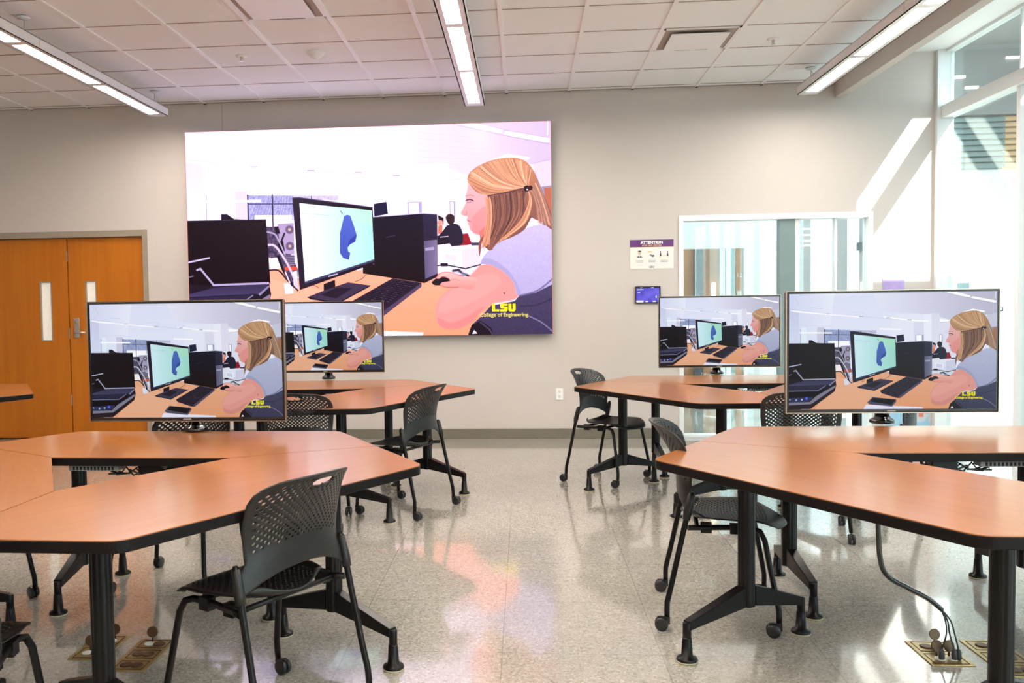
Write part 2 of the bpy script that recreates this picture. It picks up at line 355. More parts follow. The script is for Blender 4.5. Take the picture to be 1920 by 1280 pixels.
# right glass wall
w = new_bm(); box(w, (3.90, YW - 0.05, 0), (XG + 0.05, yb, 3.672)); box(w, (XG - 0.03, Y0, 3.645), (XG + 0.05, YW - 0.05, 3.672)); box(w, (XG - 0.03, Y0, 0), (XG + 0.05, YW - 0.05, 0.04))
gw = struct('window_2', w, M['white_frame'], bevel=0.003)
w = new_bm(); box(w, (XG - 0.065, Y0, 3.035), (XG + 0.06, YW - 0.02, 3.15)); obj('transom', w, M['white_frame'], gw, bevel=0.003)
for y in (7.73, 6.3, 4.9, 3.5, 2.1, 0.7, -0.7, -2.1):
    w = new_bm(); box(w, (XG - 0.02, y - 0.03, 0.04), (XG + 0.05, y + 0.03, 3.035)); box(w, (XG - 0.01, y - 0.012, 3.15), (XG + 0.05, y + 0.012, 3.645)); obj('mullion', w, M['white_frame'], gw)
w = new_bm(); box(w, (XG + 0.012, Y0, 0.04), (XG + 0.02, YW - 0.05, 3.035)); obj('window_pane', w, M['glass'], gw)
w = new_bm(); box(w, (XG + 0.012, Y0, 3.15), (XG + 0.02, YW - 0.05, 3.645)); obj('window_pane', w, M['glass'], gw)

# ------------------------------------------------------------------ atrium beyond the glass
bm = new_bm(); box(bm, (XG + 0.06, -6, 5.4), (16, 5.05, 5.6)); struct('wall_added_roof_sun_block', bm, M['white_wall'])  # unseen slab added to keep sun out of the room and off the lower wall
bm = new_bm(); box(bm, (4.1, 9.35, 5.35), (12.0, 15.7, 5.6)); struct('wall_added_ceiling_sun_block', bm, M['greyp'])  # slab added to keep direct sun off the far wall and bulkhead
bm = new_bm(); box(bm, (XG + 0.06, 6.0, 0), (4.87, 6.2, 8.5)); box(bm, (4.87, 6.0, 6.13), (9.5, 6.2, 8.5)); struct('wall_added_pier_sun_block', bm, M['white_wall'])  # unseen pier and header added to crop the sun patch on the back wall
bm = new_bm(); box(bm, (12.0, -6, 0), (12.2, 18, 5.4)); struct('wall_atrium_right', bm, M['white_wall'])
bm = new_bm(); box(bm, (4.1, 15.5, 0), (12.0, 15.7, 4.25)); struct('wall_atrium_far', bm, M['white_wall'])
bm = new_bm(); box(bm, (4.1, 15.3, 4.25), (12.0, 15.7, 5.35)); struct('wall_atrium_bulkhead', bm, M['greyp'])
bm = new_bm()
for k in range(9): box(bm, (6.6, 15.38, 3.42 + k * 0.092), (7.72, 15.46, 3.48 + k * 0.092))
box(bm, (6.6, 15.46, 3.4), (7.72, 15.5, 4.25)); struct('trim_8', bm, M['teal'])
bm = new_bm()
for k in range(9): box(bm, (7.72, 15.38, 3.42 + k * 0.092), (9.4, 15.46, 3.48 + k * 0.092))
box(bm, (7.72, 15.46, 3.4), (9.4, 15.5, 4.25)); struct('trim_9', bm, M['oak'])
# beyond the interior window
bm = new_bm(); box(bm, (0.6, 10.6, 1.945), (2.535, 10.72, 3.9)); box(bm, (2.535, 10.6, 0), (2.895, 10.72, 3.9)); struct('wall_corridor', bm, M['white_wall'])
bm = new_bm(); box(bm, (0.6, 12.2, 0), (2.56, 12.3, 3.2)); box(bm, (2.76, 12.2, 0), (2.86, 12.3, 3.2)); struct('wall_corridor_panelling', bm, M['woodp'])
bm = new_bm(); box(bm, (2.225, 12.12, 0), (2.335, 12.2, 3.2)); struct('trim_10', bm, M['dark'])
bm = new_bm(); box(bm, (2.56, 12.16, 0), (2.625, 12.3, 3.2)); box(bm, (2.64, 12.16, 0), (2.70, 12.3, 3.2)); struct('trim_11', bm, M['pale'])
bm = new_bm(); box(bm, (2.625, 12.2, 0), (2.64, 12.3, 3.2)); box(bm, (2.70, 12.18, 0), (2.76, 12.3, 3.2)); box(bm, (2.86, 12.18, 0), (2.98, 12.3, 3.2)); struct('trim_12', bm, M['teal'])
bm = new_bm(); box(bm, (4.10, 13.4, 0), (4.40, 13.5, 3.4)); box(bm, (4.60, 13.4, 0), (4.76, 13.5, 3.4)); struct('wall_corridor_right', bm, M['white_wall'])
bm = new_bm(); box(bm, (3.90, 13.42, 0), (4.10, 13.5, 3.4)); box(bm, (4.40, 13.42, 0), (4.60, 13.5, 3.4)); box(bm, (4.76, 13.42, 0), (5.2, 13.5, 3.4)); struct('wall_corridor_end', bm, M['greyp'])
def quick(name, a, b, m, label, cat, group=None, bevel=0.003):
    q = new_bm(); box(q, a, b); return tag(obj(name, q, m, bevel=bevel), label, cat, group)
# corridor fittings
def wall_lamp(loc, label):
    t = thing('wall_lamp', label, 'lamp', loc)
    q = new_bm(); lathe(q, [(0.012, 0), (0.026, 0.012), (0.026, 0.17), (0.012, 0.182)], (0, -0.05, 0)); obj('lamp_tube', q, emis('corridor_lamp', (1, 0.85, 0.65), 6), t)
    q = new_bm(); box(q, (-0.03, -0.025, 0.04), (0.03, 0, 0.14)); obj('wall_bracket', q, M['steel'], t)
wall_lamp((2.475, 12.2, 1.40), 'glowing capsule wall lamp on the brown corridor panelling')
wall_lamp((4.80, 13.42, 1.40), 'glowing capsule wall lamp on grey corridor wall, right pane of window')
st = None
for k, (z, x1) in enumerate(((2.335, 4.335), (2.25, 4.335), (2.17, 4.335), (2.10, 4.13))):
    o = quick('strip_light', (3.955, 13.30, z), (x1, 13.36, z + 0.018), emis('strip_glow', (1, 1, 0.97), 3), 'thin white strip light seen through the narrow window pane, ' + ('topmost of four', 'second from top', 'third from top', 'short lowest one')[k], 'light', 'strip lights beyond the interior window')
t = thing('room_sign', 'brown room number sign reading 12 on the far corridor panelling', 'sign', (2.812, 12.195, 1.45))
q = new_bm(); box(q, (-0.045, -0.008, -0.25), (0.045, 0, 0.35)); obj('sign_plate', q, M['woodp'], t)
text_mesh('room_number', '12', 0.075, M['lightgrey_ink'], t, (0, -0.009, 0.20))
q = new_bm()
box(q, (-0.03, -0.0095, -0.18), (0.03, -0.008, 0.02)); obj('sign_lines', q, M['grey_ink'], t)
t = thing('corridor_box', 'small dark equipment box high on the grey wall beyond the window', 'box', (4.775, 13.42, 2.03))
q = new_bm(); box(q, (-0.05, -0.08, 0), (0.05, 0, 0.11)); obj('box_body', q, M['dark'], t, bevel=0.004)
q = new_bm(); lathe(q, [(0.012, 0), (0.012, 0.01)], (0.02, -0.08, 0.08), (0, -1, 0), 12); obj('indicator', q, M['lamp_body'], t)
for k, (x, z) in enumerate(((6.95, 4.85), (7.15, 4.68), (7.77, 5.13))):
    quick('downlight', (x - 0.10, 15.26, z - 0.02), (x + 0.10, 15.30, z + 0.02), emis('downlight_glow', (1, 0.97, 0.9), 2.5), ('leftmost small light slot on the grey atrium bulkhead', 'lowest small light slot on the grey atrium bulkhead', 'rightmost small light slot on the grey atrium bulkhead')[k], 'light', 'light slots on the atrium bulkhead')
t = thing('kiosk', 'teal topped white kiosk outside the glass wall at far right', 'kiosk', (6.45, 13.0, 0))
q = new_bm(); box(q, (-0.4, 0, 0), (0.3, 0.5, 0.85)); obj('kiosk_base', q, M['white_wall'], t, bevel=0.01)
q = new_bm(); box(q, (-0.35, 0.05, 0.85), (0.25, 0.4, 1.54)); obj('kiosk_body', q, M['teal'], t, bevel=0.008)
q = new_bm(); tube(q, [(-0.02, 0.05, 1.15), (-0.02, 0.0, 1.15), (-0.02, 0.0, 1.2), (0.07, 0.0, 1.2), (0.07, 0.0, 1.15), (0.07, 0.05, 1.15)], 0.009); obj('kiosk_handle', q, M['dark'], t)

# ------------------------------------------------------------------ pendant lamps
def pendant(x, label):
    t = thing('linear_pendant_lamp', label, 'lamp', (x, 8.56, 3.2), 0, 'linear pendant lamps')
    L = 11.0; h = 0.075; w = 0.186
    q = new_bm()
    prism(q, [(-w / 2, 0), (w / 2, 0), (w / 2 - 0.008, h), (-w / 2 + 0.008, h)], 0, 0.004)
    bmesh.ops.rotate(q, verts=q.verts, cent=(0, 0, 0), matrix=Matrix.Rotation(PI / 2, 3, 'X'))
    for s in (-1, 1): box(q, (s * (w / 2 - 0.004) - 0.004, -L, 0), (s * (w / 2 - 0.004) + 0.004, -0.004, h))
    box(q, (-w / 2, -L, h - 0.004), (w / 2, -0.004, h)); 
    # underside frame around the diffusers
    ys = []; y = -0.125
    while y - 1.115 > -L: ys.append((y, y - 1.115)); y -= 1.19
    pw = 0.052
    for s in (-1, 1): box(q, (min(s * pw, s * w / 2), -L, 0), (max(s * pw, s * w / 2), 0, 0.004))
    prev = 0.0
    for a, c in ys: box(q, (-pw, a, 0), (pw, prev, 0.004)); prev = c
    box(q, (-pw, -L, 0), (pw, prev, 0.004))
    obj('lamp_housing', q, M['lamp_body'], t)
    for a, c in ys:
        q = new_bm(); pts = round_poly([(-pw, c), (pw, c), (pw, a), (-pw, a)], [0.012] * 4, 3); prism(q, pts, 0.001, 0.006); obj('diffuser', q, M['lamp'], t)
    for y in (-2.33, -4.71, -7.09, -9.47):
        q = new_bm(); box(q, (-w / 2 - 0.0008, y - 0.0015, -0.0006), (w / 2 + 0.0008, y + 0.0015, h)); obj('joint_line', q, M['joint'], t)
    for y in (-0.0 + 0.0, -2.36, -4.72, -7.08, -9.44):
        yy = y - 0.10 if y == 0 else y
        q = new_bm(); tube(q, [(0, yy, h), (0.0, yy, ZC - 3.2)], 0.0025, 6); cw = obj('suspension_wire', q, M['steel'], t)
        q = new_bm(); lathe(q, [(0.045, 0), (0.045, -0.006), (0.03, -0.012), (0.008, -0.02)], (0, yy, ZC - 3.2 - 0.006)); obj('canopy', q, M['lamp_body'], cw)
    q = new_bm(); tube(q, [(0.0, -0.10, ZC - 3.225), (0.025, -0.09, 0.16), (0.02, -0.12, 0.10), (-0.01, -0.2, h)], 0.004, 6); obj('power_lead', q, M['lamp_body'], t)
pendant(-3.49, 'long white linear pendant lamp hanging at left, above the wood doors')
pendant(-0.44, 'long white linear pendant lamp hanging in the centre, above the big display')
pendant(2.58, 'long white linear pendant lamp hanging at right, beside the ceiling beam')

# ------------------------------------------------------------------ ceiling fittings
def diffuser(x0, y0, label, parts=0.07):
    t = thing('air_diffuser', label, 'vent', (x0 + T / 2, y0 + T / 2, ZC), 0, 'square ceiling air diffusers')
    a = T / 2 - 0.012
    q = new_bm(); box(q, (-a, -a, -0.008), (a, -a + 0.02, 0)); box(q, (-a, a - 0.02, -0.008), (a, a, 0)); box(q, (-a, -a, -0.008), (-a + 0.02, a, 0)); box(q, (a - 0.02, -a, -0.008), (a, a, 0)); obj('diffuser_frame', q, M['runner'], t)
    q = new_bm(); box(q, (-a + 0.02, -a + 0.02, -0.002), (a - 0.02, a - 0.02, 0)); obj('duct_opening', q, M['joint'], t)
    q = new_bm(); c = a - parts; box(q, (-c, -c, -0.028), (c, c, -0.020)); obj('face_plate', q, M['runner'], t, bevel=0.004)
    q = new_bm(); box(q, (-0.12, a - 0.055, -0.016), (0.14, a - 0.022, -0.003)); obj('slot', q, M['sleek'], t)
    return t
diffuser(gx0 - 2 * T, gy0 - 4 * T, 'square white ceiling diffuser at the top edge, left of the central lamp')
diffuser(gx0 + 3 * T, gy0 - 2 * T, 'square white ceiling diffuser with a dark slot, right of the central lamp')
def sprinkler(x, y, label):
    t = thing('sprinkler', label, 'sprinkler', (x, y, ZC), 0, 'ceiling sprinklers')
    q = new_bm(); lathe(q, [(0.048, 0), (0.046, -0.006), (0.022, -0.014)]); obj('escutcheon', q, M['runner'], t)
    q = new_bm(); lathe(q, [(0.012, -0.012), (0.010, -0.03), (0.006, -0.04), (0.018, -0.042), (0.018, -0.045)], n=12); obj('sprinkler_head', q, M['steel'], t)
sprinkler(-2.298, 7.393, 'small round ceiling sprinkler left of the smoke detector')
sprinkler(1.996, 7.499, 'small round ceiling sprinkler right of the dark slotted diffuser')
t = thing('smoke_detector', 'cone shaped smoke detector on the ceiling beside the left sprinkler', 'detector', (-1.672, 7.369, ZC))
q = new_bm(); lathe(q, [(0.075, 0), (0.075, -0.012), (0.062, -0.022), (0.035, -0.045), (0.018, -0.052)]); obj('detector_body', q, M['tile'], t)
q = new_bm(); lathe(q, [(0.018, -0.052), (0.014, -0.058)]); obj('sensor_cap', q, M['runner'], t)

# ------------------------------------------------------------------ table pods
PA, PS, PE = 0.386, 0.635, 0.535
TH = 0.735
def table_outline(inset=0.0):
    r = PA / math.sqrt(3); c, s = math.cos(PI / 6), 0.5
    iL, iR = (-PA, r), (PA, r); sR = (PA + PS * c, r + PS * s); sL = (-sR[0], sR[1])
    oR = (sR[0] - PE * s, sR[1] + PE * c); oL = (-oR[0], oR[1])
    g = 0.0015 + inset
    pts = [iL, iR, sR, oR, oL, sL]
    # inset the outline a little so that neighbouring tops do not touch
    cen = Vector((0, 0.6)); out = []
    n = len(pts)
    for i in range(n):
        p0, p, p1 = Vector(pts[i - 1]), Vector(pts[i]), Vector(pts[(i + 1) % n])
        d0 = (p - p0).normalized(); d1 = (p1 - p).normalized(); n0 = Vector((-d0.y, d0.x)); n1 = Vector((-d1.y, d1.x))
        m = (n0 + n1).normalized(); out.append(tuple(p + m * g / m.dot(n0)))
    return round_poly(out, [0.004, 0.004, 0.012, 0.075, 0.075, 0.012], 7)
def make_table():
    t = thing('training_table', 'x', 'table')
    q = new_bm(); prism(q, table_outline(0.0012), TH - 0.003, TH); obj('tabletop', q, M['wood'], t)
    q = new_bm(); prism(q, table_outline(), TH - 0.037, TH - 0.003); obj('edge_band', q, M['edge'], t, bevel=0.003)
    q = new_bm(); box(q, (-0.51, 0.645, TH - 0.075), (0.51, 0.695, TH - 0.037)); box(q, (-0.6, 0.45, TH - 0.05), (-0.42, 0.9, TH - 0.037)); box(q, (0.42, 0.45, TH - 0.05), (0.6, 0.9, TH - 0.037)); obj('under_frame', q, M['metal'], t, bevel=0.003)
    for sx in (-1, 1):
        cx, cy = sx * 0.51, 0.67
        q = new_bm()
        prof = [(math.cos(a) * (0.034 if k % 4 else 0.0315), math.sin(a) * (0.034 if k % 4 else 0.0315)) for k, a in enumerate([2 * PI * k / 32 for k in range(32)])]
        prism(q, [(cx + x, cy + y) for x, y in prof], 0.15, TH - 0.05)
        feet = [(sx * 0.47, 1.0), (sx * 0.485, 0.405)]
        for fx, fy in feet:
            d = Vector((fx - cx, fy - cy)); u = d.normalized()
            st = Vector((cx, cy)) + u * 0.028
            beam(q, (st.x, st.y, 0.232), (fx, fy, 0.155), 0.045, 0.080, 0.036, 0.033)
            tube(q, [(fx, fy, 0.150), (fx, fy, 0.085)], 0.016, 14)
        lg = obj('leg', q, M['metal'], t, bevel=0.003)
        for fx, fy in feet:
            q = new_bm(); lathe(q, [(0.016, 0.095), (0.0175, 0.09), (0.022, 0.024), (0.037, 0.018), (0.040, 0.010), (0.039, 0.007)], (fx, fy, 0)); f = obj('foot', q, M['metal'], lg)
        for fx, fy in feet:
            q = new_bm(); lathe(q, [(0.037, 0.0), (0.039, 0.002), (0.039, 0.007)], (fx, fy, 0)); obj('glide_pad', q, M['glide'], lg)
    return t
table0 = make_table()
PODS = {'near left': (-1.598, 3.389, -0.95), 'near right': (1.694, 3.499, 0.256), 'far left': (-1.544, 6.386, 4.1), 'far right': (1.549, 6.613, 0.8), 'leftmost': (-4.83, 6.29, 2.0)}
TL = {
 ('near left', 0): 'maple topped table carrying the monitor in front of the wood doors',
 ('near left', 1): 'maple topped table in the left foreground, chair with a slotted back pushed up to it',
 ('near left', 2): 'maple topped table cut off by the left edge of the picture',
 ('near right', 0): 'maple topped table carrying the large monitor at far right',
 ('near right', 2): 'maple topped table in the right foreground with a cable hose hanging beneath',
 ('near right', 1): 'maple topped table cut off by the right edge of the picture',
 ('far left', 0): 'maple topped table carrying the monitor below the big wall display',
 ('far left', 1): 'maple topped table behind the left foreground group, ending in a point under the wall display',
 ('far left', 2): 'maple topped table mostly hidden behind the left foreground monitor',
 ('far right', 0): 'maple topped table carrying the monitor in front of the interior window',
 ('far right', 2): 'maple topped table behind the right foreground group, its point towards the wall outlet',
 ('far right', 1): 'maple topped table hidden behind the large right monitor',
 ('leftmost', 0): 'maple topped table by the doors at far left, rear one of two',
 ('leftmost', 1): 'maple topped table by the doors at far left, front one of two'}
tabs = {}; first = True
for (pod, k), lab in TL.items():
    cx, cy, r = PODS[pod]; a = math.radians(r + (0, -120, 120)[k])
    if first: o = table0; o.location = (cx, cy, 0); o.rotation_euler = (0, 0, a); o['label'] = lab; o['group'] = 'six sided maple training tables'; first = False
    else: o = dup(table0, (cx, cy, 0), a, lab)
    tabs[(pod, k)] = o
# power boxes and leads fixed beneath the monitor tables
def under_gear(t, side):
    q = new_bm(); x = side * 0.22
    box(q, (x - 0.11, 0.25, TH - 0.062), (x + 0.11, 0.31, TH - 0.038)); b = obj('power_strip', q, M['grey'], t, bevel=0.003)
    q = new_bm()
    for i in range(12): box(q, (x - 0.09 + i * 0.0155, 0.2485, TH - 0.058), (x - 0.082 + i * 0.0155, 0.25, TH - 0.044))
    obj('vent_slots', q, M['sleek'], b)
    q = new_bm(); rnd = random.Random(3)
    for j in range(4):
        pts = []; xx = x - side * 0.05
        for i in range(9):
            pts.append((xx, 0.27 + rnd.uniform(-0.02, 0.04), TH - 0.05 - abs(math.sin(i * 1.1 + j)) * 0.035)); xx -= side * rnd.uniform(0.02, 0.06)
        tube(q, pts, 0.0035, 6)
    obj('power_cable', q, M['gloss'], t)
    q = new_bm(); x = -side * 0.02; box(q, (x - 0.05, 0.26, TH - 0.085), (x + 0.05, 0.33, TH - 0.037)); obj('clamp_bracket', q, M['metal'], t, bevel=0.003)
under_gear(tabs[('near left', 0)], -1); under_gear(tabs[('near right', 0)], 1); under_gear(tabs[('far left', 0)], -1); under_gear(tabs[('far right', 0)], 1)

# ------------------------------------------------------------------ chairs
def perforated(fmap, nu, nv, hole, thick, k=0.62):
    """sheet over a grid; cells where hole(i, j) get a round hole; fmap(u, v) -> point, u and v in 0..1"""
    q = new_bm(); cache = {}
    def V(a, b):
        key = (round(a * 2), round(b * 2))
        if key not in cache: cache[key] = q.verts.new(fmap(a / nu, b / nv))
        return cache[key]
    ring = ((0, 0), (.5, 0), (1, 0), (1, .5), (1, 1), (.5, 1), (0, 1), (0, .5))
    for i in range(nu):
        for j in range(nv):
            out = [V(i + a, j + b) for a, b in ring]
            if hole(i, j):
                inn = []
                for a, b in ring:
                    d = Vector((a - .5, b - .5)).normalized() * 0.5 * k * 1.12
                    inn.append(q.verts.new(fmap((i + .5 + d.x) / nu, (j + .5 + d.y) / nv)))
                for m in range(8): q.faces.new((out[m], out[(m + 1) % 8], inn[(m + 1) % 8], inn[m]))
            else: q.faces.new(out)
    return q
def add_solid(o, t):
    s = o.modifiers.new('solid', 'SOLIDIFY'); s.thickness = t; s.offset = 0
def smooth_all(o):
    for p in o.data.polygons: p.use_smooth = True
def lerp_table(tab, x):
    for (a, va), (b, vb) in zip(tab, tab[1:]):
        if x <= b: 
            f = (x - a) / (b - a); f = f * f * (3 - 2 * f) if False else f
            return va + (vb - va) * f
    return tab[-1][1]
def make_chair():
    t = thing('stacking_chair', 'x', 'chair')
    # --- backrest
    NU, NV = 36, 30
    HW = [(0, .247), (.10, .245), (.17, .238), (.22, .222), (.29, .205), (.4, .207), (.6, .215), (.8, .214), (.88, .205), (.94, .185), (.98, .158), (1, .135)]
    def back(u, v):
        s = 2 * u - 1; hw = lerp_table(HW, v); x = s * hw
        zb = 0.463 + 0.075 * (1 - abs(s) ** 2.2)
        zt = 0.838 - 0.012 * s * s
        z = zb + (zt - zb) * v
        lean = -0.165 - 0.01 * v if v < .3 else -0.168 - 0.115 * ((v - .3) / .7) ** 1.5
        curve = (0.030 + 0.080 * v) * (x / .21) ** 2
        return (x, lean + curve, z)
    def hb(i, j):
        u = (i + .5) / NU * 2 - 1; v = (j + .5) / NV
        if abs(u) < 0.25 and v > .865: return False
        if v < .30 or v > .955 or abs(u) > .88: return False
        if v > .86 and abs(u) > .72: return False
        if v < .42 and abs(u) < .88 and v < .30 + .06 * u * u: return False
        return (i + j) % 2 == 0
    q = perforated(back, NU, NV, hb, 0.005, 0.86)
    # hand slot: delete the cells inside a rounded window below the top edge
    rm = []
    for f in q.faces:
        c = f.calc_center_median()
        if (abs(c.x) / 0.043) ** 3 + (abs(c.z - 0.807) / 0.0135) ** 3 < 1: rm.append(f)
    bmesh.ops.delete(q, geom=rm, context='FACES')
    for v in q.verts:
        if v.is_boundary and abs(v.co.x) < .052 and abs(v.co.z - .807) < .022:
            F = (abs(v.co.x) / .043) ** 3 + (abs(v.co.z - .807) / .0135) ** 3
            if 0.3 < F < 6: k = F ** (-1 / 3); v.co.x *= k; v.co.z = .807 + (v.co.z - .807) * k
    o = obj('backrest', q, M['plastic'], t, fix=True); smooth_all(o); add_solid(o, 0.0065)
    # --- seat
    MU, MV = 36, 32
    SW = [(0, .12), (.05, .165), (.12, .19), (.3, .212), (.55, .226), (.8, .225), (.92, .205), (1, .15)]
    def seat(u, v):
        s = 2 * u - 1; hw = lerp_table(SW, v); x = s * hw
        y = -0.15 + 0.05 * (abs(s) ** 2) * (1 - v) + 0.43 * v - 0.05 * (abs(s) ** 3) * v
        z = 0.452 - 0.028 * (1 - s * s) * (1 - v * v) + 0.006
        if v > .68: z -= 0.045 * ((v - .68) / .32) ** 2
        if v < .12: z += 0.018 * ((.12 - v) / .12)
        return (x, y, z)
    def hs(i, j):
        u = (i + .5) / MU * 2 - 1; v = (j + .5) / MV
        return abs(u) < .86 and .08 < v < .80 and (i + j) % 2 == 0
    q = perforated(seat, MU, MV, hs, 0.006, 0.80)
    o = obj('seat', q, M['plastic'], t); smooth_all(o); add_solid(o, 0.007)
    # --- frame
    R = 0.0115
    for sx in (-1, 1):
        q = new_bm(); tube(q, [(sx * .238, -.113, .565), (sx * .240, -.135, .46), (sx * .246, -.192, .20), (sx * .250, -.212, .115), (sx * .253, -.213, .085), (sx * .255, -.213, .058)], R); rl = obj('leg', q, M['metal'], t)
        q = new_bm(); tube(q, [(sx * .236, -.108, .572), (sx * .237, -.113, .558), (sx * .240, -.130, .485), (sx * .2405, -.136, .458)], [.007, .0145, .0175, .0155], 14); obj('back_bracket', q, M['plastic'], t)
        q = new_bm(); tube(q, [(sx * .236, -.128, .424), (sx * .222, -.09, .422), (sx * .205, .04, .424), (sx * .205, .12, .424), (sx * .212, .155, .414), (sx * .222, .172, .38), (sx * .246, .218, .13), (sx * .250, .222, .11), (sx * .252, .223, .085), (sx * .254, .223, .058)], R); fl = obj('leg', q, M['metal'], t)
        for lg, y in ((rl, -.213), (fl, .223)):
            q = new_bm(); x = sx * .262
            yo = y - 0.022
            for s2 in (-1, 1):
                lathe(q, [(0.010, 0.004), (0.024, 0.004), (0.0275, 0.008), (0.0275, 0.016), (0.023, 0.0195), (0.006, 0.0195)], (x - sx * 0.006, yo, 0.0275), (s2, 0, 0), 18)
            box(q, (x - sx * 0.006 - 0.005, yo - 0.016, 0.026), (x - sx * 0.006 + 0.005, y + 0.012, 0.056))
            obj('caster', q, M['tyre'], lg)
    q = new_bm()
    tube(q, [(-.205, .09, .424), (.205, .09, .424)], .009); tube(q, [(-.222, -.09, .420), (.222, -.09, .420)], .009)
    for sx in (-1, 1):
        for y in (-.055, .06): box(q, (sx * .205 - .016, y - .022, .400), (sx * .205 + .016, y + .022, .440))
    obj('seat_frame', q, M['metal'], t)
    return t
chair0 = make_chair()
G = 'black perforated stacking chairs with casters'
CH = [
 (-0.855, 2.895, 150, 'black perforated chair in the left foreground, its slotted back turned to us'),
 (0.817, 3.954, -8, 'black perforated chair half under the right foreground table, seat facing right'),
 (-0.790, 5.908, 156, 'black perforated chair standing below the wall display, left of the clear aisle'),
 (0.620, 6.934, -34, 'black perforated chair against the wall beside the white outlet'),
 (-1.385, 5.50, 94, 'black perforated chair whose back peeks out right of the near left monitor'),
 (-1.70, 4.27, 262, 'black perforated chair behind the near left monitor stand, only its top showing'),
 (1.580, 5.384, 78, 'black perforated chair whose back peeks out left of the large right monitor'),
 (2.33, 6.05, 152, 'black chair behind the stand of the large right monitor, mostly hidden'),
 (-1.62, 2.26, 100, 'black perforated chair cut off at the bottom left corner of the picture'),
 (-2.62, 3.90, -28, 'black chair at the far left of the left foreground table, only casters showing'),
]
for n, (x, y, a, lab) in enumerate(CH):
    rz = math.radians(a - 90)
    if n == 0: chair0.location = (x, y, 0); chair0.rotation_euler = (0, 0, rz); chair0['label'] = lab; chair0['group'] = G
    else: dup(chair0, (x, y, 0), rz, lab)

